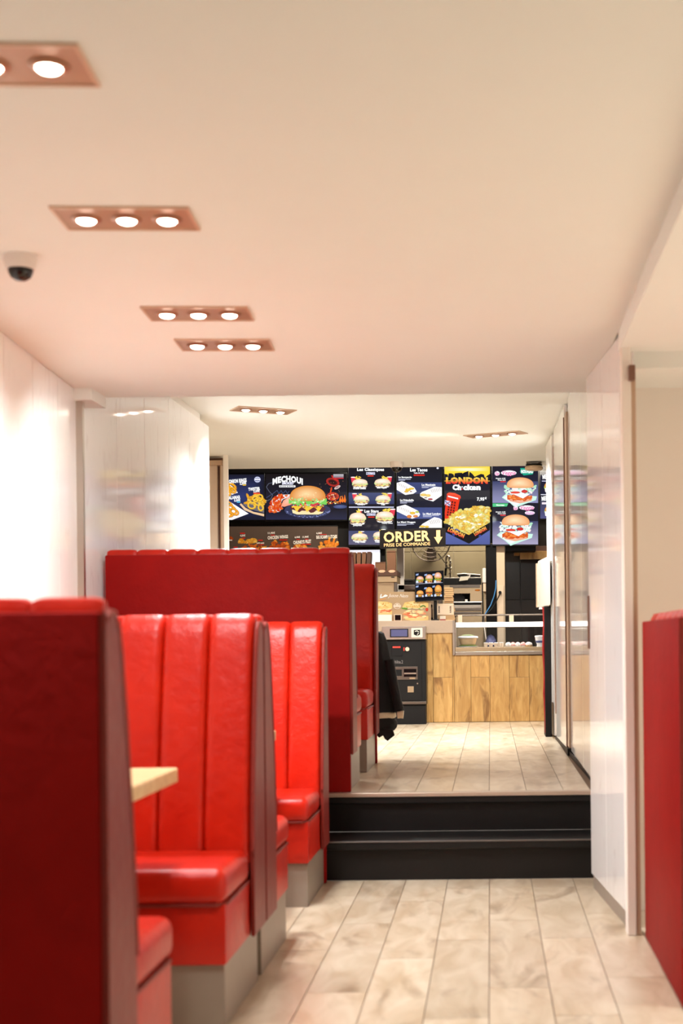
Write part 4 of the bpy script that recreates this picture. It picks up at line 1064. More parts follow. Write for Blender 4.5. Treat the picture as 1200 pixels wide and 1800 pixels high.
for k, (px, r, mk) in enumerate(cakes):
    cc = (X(px, Yf, 1130), Yf+.02*(k % 2), zf)
    q = thing('wrapped_cake', 'small wrapped %s cake in the display case, %s' % ('pink' if mk == 'pink' else 'white', pos[k]), 'cake', cc, 'wrapped cakes in the display case')
    part('paper', lathe([(r*.8, 0), (r*1.05, .008), (r*1.1, .012), (r*.8, .0118)], cc, 14), M['kraft'] if k == 4 else M['white'], q, smooth=True)
    b_ = lathe([(r*.78, .0122), (r*.95, .02), (r*.8, .034), (r*.4, .042), (.002, .044)], cc, 14)
    for v in b_.verts: v.co += Vector((random.uniform(-1, 1), random.uniform(-1, 1), random.uniform(-1, 1)))*.002
    part('cake', b_, M[mk], q, smooth=True)
cc = (X(949, Yf, 1130), Yf, zf)
q = thing('dessert_tub', 'tall white tub with blue printing at the right end of the display case', 'tub', cc)
part('tub', lathe([(.034, 0), (.030, .02), (.042, .05), (.048, .09), (.044, .0902)], cc, 20), M['white'], q, smooth=True)
part('band', lathe([(.0375, .036), (.0445, .056), (.044, .0562)], cc, 20), M['blue_print'], q, smooth=True)
part('lid', lathe([(.050, .0906), (.051, .098), (.04, .104), (.002, .105)], cc, 20), M['white'], q, smooth=True)
cc = (X(862, 13.62, 1130), 13.62, zf)
q = thing('plastic_pouch', 'crumpled blue and white pouch behind the small cups in the case', 'pouch', cc)
b_ = lathe([(.03, 0), (.05, .02), (.052, .06), (.03, .10), (.002, .115)], cc, 16)
for v in b_.verts: v.co += Vector((random.uniform(-1, 1), random.uniform(-1, 1)*.5, random.uniform(0, 1)))*.007
part('bag', b_, M['blue_print'], q, smooth=True)
part('label_band', lathe([(.054, .022), (.055, .034), (.05, .0342)], cc, 16), M['white'], q, smooth=True)

# payment machine
YK = 13.02
kx0, kx1 = X(673, YK, 1190), X(748.5, YK, 1190)
kz1 = Zp(1100.5, YK)
km = thing('payment_machine', 'dark cash payment machine with a steel head in front of the counter', 'payment machine', ((kx0+kx1)/2, YK+.1, Z2))
part('plinth_box', bx(kx0, kx1-.004, YK+.014, YK+.235, Z2, Zp(1240, YK), .003), M['charcoal'], km)
part('body', bx(kx0, kx1, YK+.004, YK+.235, Zp(1239.5, YK), Zp(1124, YK), .003), M['charcoal'], km)
part('lip', bx(kx0, kx1, YK-.008, YK+.0035, Zp(1237.5, YK), Zp(1233, YK), .002), M['steel_dark'], km)
dr_ = part('door', bx(X(680, YK, 1190), X(741, YK, 1190), YK-.004, YK+.0038, Zp(1231.5, YK), Zp(1128.5, YK), .002), M['charcoal'], km)
part('head', bx(kx0-.004, kx1, YK-.03, YK+.235, Zp(1123.5, YK), kz1, .004), M['steel'], km)
yh = YK-.03
scn = part('display_frame', pbx(685, 1105.5, 717.5, 1120, yh-.004, yh-.0002, .001), M['black'], km)
part('display_glass', pbx(687, 1107, 715.5, 1118.5, yh-.005, yh-.0041), M['lcd'], scn)
pp = part('pictogram_plate', pbx(722.5, 1104, 742.5, 1120.5, yh-.003, yh-.0002, .001), M['paper'], km)
P_ = Print(yh-.0032, .0001)
P_.poly([(727, 1107.5), (738, 1107), (738, 1115.5), (733, 1118), (727, 1115.5)], (24, 20, 20))
P_.line([(729, 1110), (733, 1109), (736, 1111)], 1.3, (236, 226, 210)); P_.ell(734.6, 1113.5, 1.1, .9, (236, 226, 210)); P_.ell(733.3, 1116, .9, .7, (236, 226, 210))
P_.build('pictogram', M['print'], pp)
yd = YK-.004
nf = part('note_slot', pbx(687.5, 1133, 706.5, 1153, yd-.006, yd-.0002, .002), M['black'], km)
part('led_bar', pbx(690, 1136.3, 703.5, 1138.8, yd-.008, yd-.0061), M['red_glow'], nf)
cs = part('coin_slot', pbx(711, 1134.5, 720, 1146.5, yd-.004, yd-.0002, .001), M['black'], km)
cz = pl(715.6, 1141, yd)
part('coin_plate', cyl((cz[0], yd-.0075, cz[2]), (cz[0], yd-.0041, cz[2]), .019, 16), M['kraft_light'], cs, smooth=True)
part('led_bar', pbx(709, 1138, 710.6, 1144, yd-.003, yd-.0002), M['red_glow'], km)
P_ = Print(yd-.0003, .00005); P_.text('Cashlite.2', 685, 1160.5, 708, 1166.5, (124, 116, 112), .02); P_.build('printed_name', M['print'], km)
tf = part('tray_frame', pbx(687, 1172, 734, 1194.5, yd-.006, yd-.0002, .002), M['steel_dark'], km)
part('slot', pbx(688.5, 1177, 706, 1188, yd-.0072, yd-.0061), M['black'], tf)
part('slot', pbx(709.5, 1176, 731.5, 1189.5, yd-.0072, yd-.0061), M['black_gloss'], tf)
part('slot_edge', pbx(710, 1182.5, 731, 1185, yd-.014, yd-.0073), M['steel'], tf)
part('label_strip', pbx(719.5, 1190.8, 729.5, 1193.8, yd-.0072, yd-.0061), M['gold_steel'], tf)
cz = pl(733.5, 1201.5, yd)
part('lock', cyl((cz[0], yd-.006, cz[2]), (cz[0], yd-.0002, cz[2]), .007, 12), M['steel'], km, smooth=True)
part('badge', pbx(716, 1206.5, 727, 1217, yd-.004, yd-.0002, .001), M['gold_steel'], km)

# things on the worktop
YD = 13.34
bd = thing('picture_board', 'tan printed board with big sandwich pictures standing on the worktop', 'display board', (X(700, YD), YD, ZT+.0005))
part('panel', bx(X(640, YD, 1060), X(757, YD, 1060), YD, YD+.02, ZT+.0004, Zp(1040, YD), .002), M['kraft_light'], bd)
P_ = Print(YD-.0005, .00005)
P_.rect(640, 1040.3, 756.8, 1091.5, (192, 162, 126), (186, 154, 120))
def sandwich(x0, x1, top, bot, seed):
    rr = random.Random(seed); cx = (x0+x1)/2; wd = x1-x0
    P_.fan([(x0+3, bot-9), (x1, bot-9), (x1, bot-2), (cx, bot), (x0+6, bot-3)], (238, 200, 128), (cx, bot-6), (248, 220, 160))
    for q in range(70):
        y = rr.uniform(top+10, bot-6); f = (y-top)/(bot-top)
        col = rr.choice([(238, 150, 110), (246, 206, 150), (226, 120, 80), (250, 226, 170)]) if f > .42 else rr.choice([(120, 160, 70), (226, 216, 150), (240, 230, 180), (90, 130, 60)])
        P_.ell(rr.uniform(x0+4, x1-5), y, rr.uniform(3, 6), rr.uniform(1, 2), rj(col, 16), rot=rr.uniform(-.3, .3), n=8)
    P_.fan([(x0+1, top+11), (x0+5, top+3), (cx, top), (x1-8, top+1), (x1, top+4), (x1, top+12), (cx, top+13)], (238, 200, 120), (cx, top+5), (250, 230, 176))
    for q in range(26): P_.ell(rr.uniform(x0+6, x1-6), rr.uniform(top+3, top+11), 1.6, .8, rj((226, 176, 96), 20), n=6)
sandwich(706, 752.5, 1056, 1092, 2)
P_.ell(750, 1071.5, 2.5, 3, (206, 50, 40), (226, 80, 50)); P_.line([(738, 1067), (744, 1064.5), (748, 1067)], 2, (70, 120, 50))
sandwich(645, 689, 1057, 1082, 4); P_.rect(640, 1080.5, 688.5, 1091.5, (244, 236, 226))
P_.text('Juson Nem', 683, 1044, 717, 1052, (250, 246, 240), .0, shear=.35, rot=.03); P_.text('Le', 668, 1044, 680, 1050, (250, 250, 250), .05, shear=.4, rot=-.15); P_.line([(668, 1051), (681, 1047)], 2, (250, 250, 252)); P_.line([(667, 1054.5), (678, 1052.5)], 1.2, (232, 160, 90))
P_.ell(698, 1065.5, 6.2, 5.6, (226, 206, 186)); P_.ell(698, 1065.5, 5, 4.4, (188, 158, 124)); P_.rect(691.5, 1064, 704.5, 1067, (232, 214, 196)); P_.ell(698, 1063, 2.4, 1.4, (232, 214, 196))
P_.build('printed_picture', M['print'], bd)
kt = thing('card_terminal', 'small black card reader standing in front of the picture board', 'card reader', (X(699, 13.3), 13.29, ZT+.0005))
part('shell', bx(X(692, 13.29, 1086), X(705.5, 13.29, 1086), 13.285, 13.325, ZT+.0004, Zp(1079.5, 13.29), .003), M['kraft_light'], kt)
part('screen', pbx(693.8, 1081, 704, 1090.2, 13.281, 13.2848, .001), M['black_gloss'], kt)

# small ordering tablet on a pole
YT = 13.298
tb = thing('counter_tablet', 'small black screen with six burgers on a pole above the worktop', 'screen', (X(754, YT), YT, ZT+.0005))
Q = [(728.5, 1005.8), (779.5, 1002.6), (780, 1054.5), (729.5, 1058)]
part('screen_body', prism_y([at(x, y, YT) for x, y in Q], YT, YT+.03), M['black'], tb)
P_ = Print(YT-.0005, .00006)
P_.poly([(730, 1007), (778.5, 1004), (779, 1052.5), (731, 1056)], (16, 17, 24))
P_.line([(730.5, 1026.6), (777.5, 1024)], .9, (170, 174, 196))
for cx, cy, hh, ly in ((738, 1018.5, 12, 1), (754, 1017, 15.5, 1), (769.5, 1014.8, 18.5, 2)): burger(P_, cx, cy, 12.5, hh, bun=(222, 150, 80), hi=(246, 220, 226), lettuce=(130, 190, 80), base=(190, 130, 70), layers=ly, seed=int(cx)); P_.poly([(cx-7, cy+hh/2-3.6), (cx-3.6, cy+hh/2-4), (cx-3, cy+hh/2), (cx-7, cy+hh/2+.4)], (214, 226, 246))
for cx, cy, hh, ly in ((738, 1043.5, 12, 1), (754, 1040, 17, 1), (770, 1038, 20.5, 2)): burger(P_, cx, cy, 12, hh, bun=(222, 140, 60), hi=(250, 206, 120), lettuce=(120, 96, 60), base=(70, 60, 56), layers=ly, seed=int(cx)+1); P_.poly([(cx-7, cy+hh/2-3.4), (cx-3.8, cy+hh/2-4), (cx-3.2, cy+hh/2), (cx-7, cy+hh/2+.4)], (206, 218, 246)); P_.poly([(cx+3.4, cy+hh/2-3), (cx+6.4, cy+hh/2-3.2), (cx+6.6, cy+hh/2), (cx+3.6, cy+hh/2+.2)], (196, 210, 246))
for x, y in ((731, 1009), (746, 1009.5), (760, 1009)): P_.poly([(x, y), (x+4.6, y-.8), (x+4, y+2.4), (x-.4, y+3)], (150, 170, 214))
for x, y in ((731, 1030), (745.5, 1033), (760, 1030)): P_.poly([(x, y), (x+4.6, y-.8), (x+4, y+2.4), (x-.4, y+3)], (150, 170, 214))
P_.build('display_picture', M['screen'], tb)
part('pole', cyl((X(765, YT+.04, 1075), YT+.045, ZT+.012), (X(765, YT+.04, 1075), YT+.045, Zp(1050, YT)), .015, 12), M['black'], tb, smooth=True)
part('foot', bx(X(759, YT, 1090), X(771, YT, 1090), YT, YT+.1, ZT+.0005, ZT+.012, .003), M['black'], tb)
part('arm', bx(X(757, YT, 1060), X(772, YT, 1060), YT+.0302, YT+.06, Zp(1052, YT), Zp(1046, YT)), M['black'], tb)
bt = thing('thermos_flask', 'slim dark flask between the picture board and the tablet pole', 'flask', (X(757.5, 13.5), 13.5, ZT))
cc = (X(756.5, 13.5, 1080), 13.5, ZT+.0005)
part('body', lathe([(.022, 0), (.022, .10), (.018, .115), (.018, .125)], cc, 16), M['steel_dark'], bt, smooth=True)
part('cap', lathe([(.0185, .1255), (.019, .15), (.012, .155), (.002, .156)], cc, 16), M['black_gloss'], bt, smooth=True)
part('base_ring', lathe([(.0225, .004), (.0235, .004), (.0235, .03), (.0225, .03)], cc, 16), M['black'], bt, smooth=True)

# folded cartons stacked on the worktop
YX = 13.62
zt = ZT+.0006
rr = random.Random(3)
n = 17; hgt = (Zp(1032.5, YX)-ZT)/n
for k in range(n):
    dx = rr.uniform(-.007, .007) + (0 if k > 6 else .008)
    bm = bx(X(780, YX)+dx, X(796, YX, 1060)+dx, YX+rr.uniform(0, .01), YX+.2, zt+k*hgt, zt+(k+1)*hgt-.004, .001, 1)
    solo('folded_carton', bm, M['kraft'], 'flat kraft carton in the tall stack on the right end of the worktop', 'carton', 'flat cartons in the tall stack', org=(X(788, YX), YX+.1, zt+k*hgt))
n = 5; h2 = (Zp(1081.5, 13.40)-ZT)/n
for k in range(n):
    dx = rr.uniform(-.004, .004)
    bm = bx(X(768, 13.40, 1085)+dx+.012, X(798.5, 13.4, 1085)+dx, 13.40, 13.58, zt+k*h2, zt+(k+1)*h2-.0022, .0008, 1)
    solo('folded_carton', bm, M['kraft'], 'flat kraft carton in the low stack under the lettered box', 'carton', 'flat cartons under the lettered box', org=(X(783, 13.4), 13.49, zt+k*h2))
bxx = thing('lettered_box', 'pale card box with two upright lines of print on the low carton stack', 'box', (X(781, 13.4), 13.40, zt+n*h2))
za_ = zt+n*h2
zb_ = Zp(1061.5, 13.4)
part('carton', bx(X(767, 13.40, 1070), X(797, 13.4, 1070), 13.395, 13.57, za_, zb_, .003), M['kraft_light'], bxx)
P_ = Print(13.3945, .00005)
for x in (771.5, 791.5): P_.text('BURGER', x-6, 1069.6, x+6, 1072.4, (70, 50, 48), .04, rot=-PI/2)
P_.build('printed_lettering', M['print'], bxx)
pt = thing('price_tag', 'small cream tag standing in front of the low carton stack', 'tag', (X(778, 13.36), 13.36, ZT+.0005))
part('card', bx(X(773, 13.36, 1087), X(783, 13.36, 1087), 13.36, 13.364, ZT+.012, Zp(1083, 13.36)), M['paper'], pt)
part('clip', bx(X(773, 13.36, 1087), X(783, 13.36, 1087), 13.352, 13.372, ZT+.0005, ZT+.0118, .002), M['red_edge'], pt)

# steel unit with brown bags
YU = 14.0
un = thing('steel_warmer', 'warm-toned steel unit behind the worktop carrying brown bags', 'kitchen unit', (X(670, YU), YU+.2, Z2))
ux0, ux1 = X(606, YU, 1010), X(697.5, YU, 1010)
zt1 = Zp(1012, YU, 680)
part('cabinet', bx(ux0+.01, ux1-.03, YU+.02, 14.5, Z2, Zp(1023.5, YU, 680)-.001, .003), M['gold_steel'], un)
part('side_post', bx(ux1-.03, ux1, YU+.01, YU+.06, Z2, Zp(1023.5, YU, 680)-.001, .002), M['steel_dark'], un)
fr = part('front_band', bx(ux0, ux1, YU, 14.5, Zp(1023.5, YU, 680), zt1-.004, .003), M['gold_steel'], un)
part('badge', pbx(687, 1013.8, 693, 1015.4, YU-.003, YU-.0002), M['black'], fr)
tr = part('tray', bx(ux0, ux1+.004, YU-.006, 14.5, zt1-.0035, Zp(1003, YU, 680), .003), M['dark_paper'], un)
P_ = Print(YU-.0064, .0001)
for px in (654, 670.8, 688.5): P_.poly([(px-6.6, 1004.4), (px-3, 1002), (px+3, 1001.8), (px+6.6, 1004), (px+3, 1006.4), (px-3, 1006.6)], (226, 180, 150))
P_.build('oval_cutouts', M['print'], tr)
def bag(px0, py0, px1, Y, mat, label, d=.1, lean=0):
    x0, z1 = at(px0, py0, Y); x1 = X(px1, Y, 1000); z0 = Zp(1003, YU, 680)+.0005
    t = thing('paper_bag', label, 'paper bag', ((x0+x1)/2, Y, z0), 'brown paper bags on the steel unit')
    bm = bmesh.new(); n = 3
    ring = lambda z, o, ins: [bm.verts.new(v) for v in ((x0+o+ins, Y, z), (x1+o-ins, Y, z), (x1+o-ins, Y+d*.5+.012, z), (x1+o-ins, Y+d, z), (x0+o+ins, Y+d, z), (x0+o+ins, Y+d*.5-.012, z))]
    rs = [ring(z0+(z1-z0)*k/n, lean*k/n + rr.uniform(-.002, .002), .002*(k % 2)) for k in range(n+1)]
    for a, b_ in zip(rs[:-1], rs[1:]):
        for k in range(6): bm.faces.new((a[k], a[(k+1) % 6], b_[(k+1) % 6], b_[k]))
    bm.faces.new(rs[0][::-1]); bm.faces.new(rs[-1])
    part('sack', bm, mat, t)
    part('fold', bx(x0+lean+.006, x1+lean-.006, Y-.003, Y-.0006, z0+(z1-z0)*.93, z0+(z1-z0)*.95), M['dark_paper'], t)
    return t
bag(679.5, 968, 695, 14.06, M['brown_paper'], 'tallest brown paper bag at the right end of the steel unit')
bag(659, 988, 677.5, 14.06, M['brown_paper'], 'short brown paper bag left of the tallest bag')
bag(651.5, 996.5, 658, 14.08, M['dark_paper'], 'lowest dark brown bag in the gap in front of the glowing panel')
for k, px in enumerate((604, 611, 618.5)):
    bag(px, 970.5+k*.2, px+6.5, 14.08, M['kraft'] if k == 1 else M['brown_paper'], ['leftmost upright brown bag beside the dark bench', 'paler kraft bag second from the left', 'narrow brown bag third from the left'][k], d=.22)
for k, px in enumerate((627, 635, 642.5)):
    bag(px, 970.8-k*.4, px+7, 14.08, M['brown_paper'] if k != 2 else M['dark_paper'], ['brown bag left of the glowing panel, first after the dark gap', 'brown bag left of the glowing panel, in the middle of three', 'dark brown bag touching the left edge of the glowing panel'][k], d=.22, lean=.006*k)

# kitchen behind the pass
struct('trim_16', bx(X(697.5, 14.9, 1000), X(709.5, 14.9, 1000), 14.9, 15.0, Z2, 2.6), M['white'])
YO = 14.7
wk = thing('steel_worktable', 'long dark steel work table under the wall fan', 'kitchen table', (X(750, YO), YO+.3, Z2))
part('top', bx(X(697, YO, 1030), X(776, YO, 1030), YO+.2, 15.4, Zp(1037, YO+.2, 720), Zp(1028, YO+.2, 720), .004), M['steel_dark'], wk)
for px in (700, 773): part('leg', bx(X(px, YO, 1060)-.02, X(px, YO, 1060)+.02, YO+.22, YO+.26, Z2, Zp(1037, YO+.2, 720)), M['steel_dark'], wk)
part('backboard', bx(X(699, YO, 1060)+.03, X(776, YO, 1060)-.03, YO+.28, YO+.30, Z2+.2, Zp(1037.5, YO+.2, 720)), M['cream'], wk)
zw = Zp(1028, YO+.2, 720)+.0005
gr = thing('contact_grill', 'flat black contact grill on the left of the steel work table', 'grill', (X(714, YO+.3), YO+.3, zw))
part('base', bx(X(704, YO+.25, 1020), X(731, YO+.25, 1020), YO+.25, YO+.5, zw, zw+.035, .004), M['black'], gr)
part('lid', bx(X(706, YO+.25, 1020), X(729, YO+.25, 1020), YO+.26, YO+.5, zw+.0355, zw+.066, .01), M['steel_dark'], gr)
part('handle', cyl((X(709, YO+.24, 1020), YO+.245, zw+.045), (X(726, YO+.24, 1020), YO+.245, zw+.045), .007, 8), M['black'], gr, smooth=True)
ov = thing('steel_oven', 'stainless steel oven with a dark opening under the black griddle', 'oven', (X(825, YO), YO+.3, Z2))
ox0, ox1 = X(778, YO, 1050), X(848.5, YO, 1050)
zo1 = Zp(1028, YO, 820)
bm = bx(ox0, X(795, YO, 1050), YO, 15.3, Z2, zo1); bx(X(826, YO, 1050), ox1, YO, 15.3, Z2, zo1, bm=bm)
bx(X(795, YO, 1050), X(826, YO, 1050), YO, 15.3, Zp(1043, YO, 820), zo1, bm=bm); bx(X(795, YO, 1050), X(826, YO, 1050), YO, 15.3, Z2, Zp(1057.5, YO, 820), bm=bm); bx(X(795, YO, 1050), X(826, YO, 1050), YO+.25, 15.3, Zp(1057.5, YO, 820), Zp(1043, YO, 820), bm=bm)
part('body', bm, M['gold_steel'], ov)
part('cavity_back', pbx(795.2, 1043.2, 825.8, 1057.3, YO+.245, YO+.2498), M['black'], ov)
part('hood', prism_y([at(*q, YO+.05) for q in ((795, 1057), (795, 1043.4), (809, 1043.4), (816, 1048.5), (816, 1054), (813, 1057))], YO+.05, YO+.24), M['charcoal'], ov)
part('top_band', pbx(790, 1028.5, 843.5, 1033, YO-.006, YO-.0003, .001), M['steel_dark'], ov)
part('rail', cyl(pl(795, 1058.8, YO-.03), pl(847, 1058.4, YO-.03), .006, 8), M['steel'], ov, smooth=True)
for a, b_, mm in ((1060, 1063, 'black'), (1063.5, 1068, 'steel'), (1069, 1073.5, 'steel_dark'), (1076, 1079, 'steel_dark')): part('drawer_band', pbx(796, a, 845.5, b_, YO-.012, YO-.0003, .001), M[mm], ov)
part('corner_post', pbx(846.5, 1024, 849.3, 1094, YO-.02, YO-.0003), M['black'], ov)
P_ = Print(YO-.0006, .0001); P_.ell(839, 1037.5, 5, 1.8, (150, 84, 30), (196, 120, 40)); P_.build('oval_badge', M['print'], ov)
part('latch', pbx(817, 1053.5, 821.5, 1057.5, YO-.02, YO-.0003, .001), M['white'], ov)
gd = thing('griddle', 'black griddle with a sheet of paper hanging over its edge', 'griddle', (X(815, YO), YO+.2, zo1+.0005))
part('body', bx(X(776, YO, 1020), X(845, YO, 1020), YO-.01, 15.19, zo1+.0005, Zp(1016.5, YO, 815), .004), M['black'], gd)
part('rim', bx(X(776, YO, 1020), X(845, YO, 1020), YO-.006, 15.18, Zp(1016.5, YO, 815)+.0003, Zp(1015, YO, 815), .001), M['steel'], gd)
zg = Zp(1015, YO, 815)+.0008
gl = part('lid', prism_y([at(*q, YO+.03) for q in ((803, 1010.4), (806, 1008.6), (843, 1010), (844, 1015), (808, 1014.6))], YO+.03, YO+.4), M['black'], gd)
part('lid_edge', tube([pl(803, 1009.4, YO+.02), pl(815, 1008.3, YO+.02), pl(832, 1009.6, YO+.02), pl(844, 1010.4, YO+.02)], .006, 8), M['steel'], gl, smooth=True)
part('handle', tube([pl(822, 1009.5, YO), pl(826, 1010, YO-.03), pl(824.5, 1015, YO-.03), pl(822.5, 1017, YO-.02)], .009, 8), M['white'], gd, smooth=True)
ps = solo('paper_sheet', prism_y([at(*q, YO-.045) for q in ((806.5, 1021.5), (809, 1013.6), (824, 1012.6), (822, 1019.6))], YO-.045, YO-.042), M['paper'], 'white paper sheet hanging in front of the black griddle', 'paper', org=(X(815, YO), YO-.045, Zp(1021, YO)))
# spring hose tap
YH = 15.24
hs = thing('spring_hose_tap', 'tall coiled spring tap behind the griddle', 'tap', (X(786, YH), YH, zo1))
pts = []
for k in range(200):
    t_ = k/199
    u_ = 788.6 - 0*t_; 
    ang = t_*2*PI*17
    base = [(791, 1012), (791, 986), (789.5, 979), (786.5, 976.4), (783.6, 980), (783.6, 1000)]
    f = t_*(len(base)-1); i = min(int(f), len(base)-2); fx = base[i][0]+(base[i+1][0]-base[i][0])*(f-i); fy = base[i][1]+(base[i+1][1]-base[i][1])*(f-i)
    q = pl(fx, fy, YH); pts.append((q[0]+.014*math.cos(ang), q[1]+.014*math.sin(ang), q[2]))
part('spring', tube(pts, .0035, 5), M['steel'], hs, smooth=True)
part('hose', tube([pl(x, y, YH) for x, y in ((791, 1031), (791, 986), (789.5, 979), (786.5, 976.4), (783.6, 980), (783.6, 998))], .008, 8), M['steel_dark'], hs, smooth=True)
part('spray_head', tube([pl(783.6, 998, YH), pl(783.2, 1003, YH), pl(782.5, 1012, YH)], .012, 10), M['black'], hs, smooth=True)
part('holder_arm', tube([pl(791, 998, YH), pl(784, 998.5, YH-.02)], .006, 6), M['black'], hs, smooth=True)
# wall fan
YF = 15.5
fn = thing('wall_fan', 'large wire-caged wall fan behind the hanging black sign', 'fan', (X(757, YF), YF, Zp(952, YF)))
cx_, cz_ = at(757, 953, YF)
R = 34*YF/F
bm = bmesh.new()
for r_, yy in ((R, 0), (R*.97, -.05), (R*.8, -.075), (R*.58, -.09), (R*.34, -.095), (R*.97, .05)):
    tube([(cx_+r_*math.cos(2*PI*k/28), YF+yy, cz_+r_*math.sin(2*PI*k/28)) for k in range(29)], .0022 if r_ < R else .005, 5, bm)
for k in range(18):
    a = 2*PI*k/18
    tube([(cx_+f*R*math.cos(a), YF-.096+.1*f**3, cz_+f*R*math.sin(a)) for f in (.15, .4, .7, .9, 1.0)], .0022, 4, bm)
part('cage', bm, M['steel_dark'], fn, kind='stuff')
hb = part('hub', cyl((cx_, YF-.06, cz_), (cx_, YF+.02, cz_), .05, 16), M['charcoal'], fn, smooth=True)
for k in range(3):
    a = 2*PI*k/3+.6; b_ = bmesh.new(); vs = []
    for f, da in ((.2, -.5), (.55, -.5), (.88, -.3), (.9, .25), (.6, .4), (.2, .4)):
        vs.append((cx_+f*R*math.cos(a+da), YF-.02+.03*da, cz_+f*R*math.sin(a+da)))
    t0 = [b_.verts.new(v) for v in vs]; t1 = [b_.verts.new((v[0], v[1]+.006, v[2])) for v in vs]
    b_.faces.new(t0); b_.faces.new(t1[::-1])
    for i in range(6): b_.faces.new((t0[i], t0[(i+1) % 6], t1[(i+1) % 6], t1[i]))
    part('blade', b_, M['steel_dark'], fn)
part('motor', cyl((cx_, YF+.021, cz_), (cx_, YF+.15, cz_), .06, 16), M['charcoal'], fn, smooth=True)
part('bracket', bx(cx_-.03, cx_+.03, YF+.10, 15.71, cz_-.16, cz_-.06), M['charcoal'], fn)
part('cable', tube([pl(770, 973, 15.6), pl(778, 984, 15.6), pl(786, 996, 15.62), pl(781, 1006, 15.6)], .005, 6), M['black'], fn, smooth=True)
# soap dispenser
YN = 14.60
sd = thing('soap_dispenser', 'white wall dispenser with a clear lower part left of the black column', 'dispenser', (X(851, YN), YN, Zp(1045, YN)))
part('cover', pbx(847.2, 998.5, 854.4, 1025, YN, YN+.09, .012), M['white'], sd)
part('tank', pbx(848.6, 1025.2, 854.2, 1040, YN+.012, YN+.08, .006), M['kraft_light'], sd)
part('backplate', pbx(850.2, 1026, 856, 1094, YN+.0905, YN+.11), M['gold_steel'], sd)
# socket, plug and cables on the cream pillar
pg = thing('power_plug', 'black plug and lead in the socket on the cream pillar', 'plug', pl(878.5, 1041.5, 14.55))
q = pl(878.5, 1041.5, 14.56)
part('plug', cyl((q[0], 14.535, q[2]), (q[0], 14.5595, q[2]), .016, 14), M['black'], pg, smooth=True)
part('lead', tube([pl(878.5, 1042.5, 14.53), pl(876, 1049, 14.53), pl(872, 1057, 14.53), pl(864, 1070, 14.52), pl(855, 1079.5, 14.5)], .0055, 8), M['black'], pg, smooth=True)
solo('blue_cable', tube([pl(871.6, 1020, 14.57), pl(871, 1034, 14.56), pl(868, 1048, 14.55), pl(862, 1064, 14.54), pl(854, 1077, 14.5), pl(851, 1082, 14.46)], .0055, 8), M['blue_cable'], 'thin blue cable curving down in front of the black column', 'cable', smooth=True)
solo('white_cable', tube([pl(852, 1081, 14.4), pl(850.5, 1090, 14.2), pl(851, 1102, 14.0), pl(853.5, 1120, 13.95), pl(856, 1131, 13.93), pl(859, 1137, 13.95)], .006, 8), M['white'], 'white cable hanging down behind the display case glass', 'cable', smooth=True)
# brown boxes built in place of beige reflections on the dark tiles
YW = 15.0
t = thing('tile_reflection', 'brown boxes standing in for reflections on the dark tiled wall at the right', 'reflection', (X(940, YW), YW, Zp(983, YW, 940)))
part('reflection_front', pbx(913.5, 969, 985, 982.5, YW, YW+.04, .002), M['counter_wood'], t)
part('reflection_top', pbx(942, 960, 985, 968.8, YW+.01, 15.189, .002), M['brown_edge'], t)
part('small_block', pbx(903.5, 970, 912.8, 975.5, YW, 15.189, .002), M['counter_wood'], t)
part('reflection_back', pbx(915, 970, 984, 981.5, YW+.0405, 15.189), M['brown_edge'], t)
part('screen_mount', pbx(888, 958.5, 941.5, 967.5, 14.64, 15.1), M['black'], t)

# ================================================================== RIGHT WALL ITEMS
fx0, fy0 = onz(963.5, 1298, Z2)
t = thing('black_stand', 'tall narrow black stand with a dark red edge under the white box', 'stand', (X(961, 11.15), 11.2, Z2))
xa, xb = X(957.5, 11.15, 1180), X(966.8, 11.15, 1180)
zt_ = Zp(1066, 11.15, 960)
part('panel', bx(xa, xb+.01, 11.15, 11.45, Z2, zt_, .004), M['black'], t)
part('red_edge', tube([(xa-.004+.004*math.sin(k*.9)+(.006 if k > 11 else 0), 11.2, Z2+.03+(zt_-Z2-.035)*(1-k/16)) for k in range(17)], .010, 8), M['red_edge'], t, smooth=True, label='wavy dark red edge')
t = thing('wall_box', 'white box with a slanted front on the right wall near the counter', 'wall box', (.45, 11.2, Zp(1066, 11.0, 958)))
A1 = at(969.5, 976, 10.95); A2 = at(945.5, 985, 11.75)
z0_ = zt_+.002
bm = bmesh.new()
qs = [(.467, 10.93), (.400, 11.72), (.44, 11.76), (.4675, 11.5)]
lo_ = [bm.verts.new((x, y, z0_)) for x, y in qs]; hi_ = [bm.verts.new((x, y, A1[1])) for x, y in qs]
bm.faces.new(lo_); bm.faces.new(hi_[::-1])
for i in range(4): bm.faces.new((lo_[i], lo_[(i+1) % 4], hi_[(i+1) % 4], hi_[i]))
bmesh.ops.recalc_face_normals(bm, faces=bm.faces[:]); bmesh.ops.bevel(bm, geom=bm.edges[:], offset=.006, segments=2, affect='EDGES')
part('case', bm, M['box_white'], t)
part('front_strip', obx((.4015, 11.705), (.3935, 11.78), .01, z0_+.006, A1[1]-.02, side=-1), M['tan_trim'], t)
part('foot_strip', bx(.403, .43, 11.5, 11.68, z0_-.014, z0_-.0005), M['white'], t)

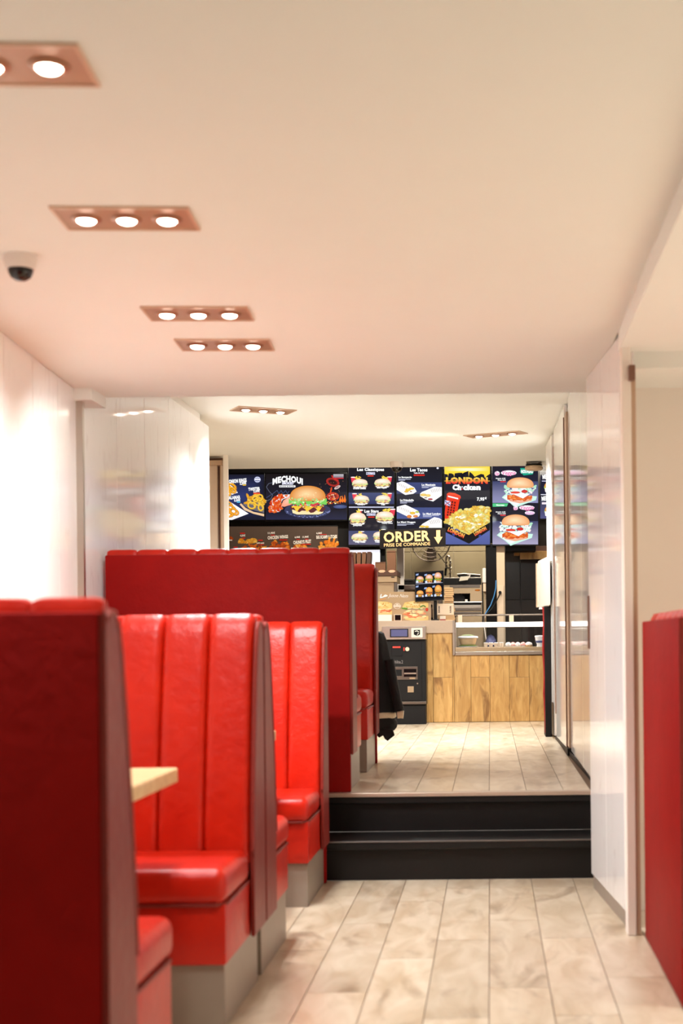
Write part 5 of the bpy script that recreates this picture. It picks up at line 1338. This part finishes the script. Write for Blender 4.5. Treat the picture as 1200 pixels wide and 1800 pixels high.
# ================================================================== COAT
Yq = 9.08
t = thing('hanging_coat', 'black coat with a cream fleece hem hanging behind the farthest bench', 'coat', (X(680, Yq), Yq, Zp(1302, Yq)))
def coat_loft(levels, dp, nseg=28, fold=.012):
    """levels: (py, px_left, px_right) ; an oval section with folds"""
    bm = bmesh.new(); rings = []
    for li, (py, l_, r_) in enumerate(levels):
        x0, z = at(l_, py, Yq); x1, _ = at(r_, py, Yq)
        ring = []
        for k in range(nseg):
            a = 2*PI*k/nseg
            rx = (x1-x0)/2
            f = 1 + fold/max(rx, .02)*math.sin(a*7+li*.5)*min(1, li/4)
            ring.append(bm.verts.new(((x0+x1)/2+rx*f*math.cos(a), Yq+dp(li)*f*math.sin(a), z+.004*math.sin(a*5))))
        rings.append(ring)
    for a, b_ in zip(rings[:-1], rings[1:]):
        for k in range(nseg): bm.faces.new((a[k], a[(k+1) % nseg], b_[(k+1) % nseg], b_[k]))
    bm.faces.new(rings[0][::-1]); bm.faces.new(rings[-1])
    return bm
part('body', coat_loft([(1111, 640, 669), (1114, 634, 674), (1124, 628, 677.5), (1150, 622, 681.5), (1180, 616, 687), (1210, 612, 693.5), (1235, 610, 699), (1252, 609, 703)], lambda i: .05+.008*i), M['coat'], t, smooth=True)
part('fleece_hem', coat_loft([(1252.5, 609, 694), (1254, 607, 695.5), (1260, 607, 696), (1262, 609, 694)], lambda i: .112, fold=.004), M['fleece'], t, smooth=True, label='cream fleece hem')
Yk_ = Yq-.02
cf = bmesh.new()
def cuff(pts, r0, r1):
    return tube([pl(x, y, Yk_-.06) for x, y in pts], r0, 12)
part('cuff', cuff([(698, 1256), (704, 1255.5), (709, 1256)], .026, .02), M['fleece'], t, smooth=True, label='cream turned cuff')
part('sleeve', tube([pl(684, 1160, Yk_-.04), pl(690, 1195, Yk_-.05), pl(697, 1230, Yk_-.055), pl(702, 1250, Yk_-.06)], .03, 12), M['coat'], t, smooth=True)
part('lining', coat_loft([(1262, 612, 694), (1272, 616, 698.5), (1279, 622, 696), (1284, 640, 691)], lambda i: .085-.014*i, fold=.01), M['coat'], t, smooth=True)
part('belt_end', prism_y([at(*q, Yq-.05) for q in ((672, 1280), (690, 1283), (693, 1293), (681, 1302.5), (676, 1299), (673, 1293), (666, 1297), (660, 1290))], Yq-.05, Yq-.02), M['coat'], t)
part('hook', tube([(X(648, Yq), 8.9203, Zp(1104, Yq)), (X(648, Yq), Yq, Zp(1107, Yq)), (X(650, Yq), Yq, Zp(1112, Yq))], .008, 8), M['steel'], t, smooth=True)
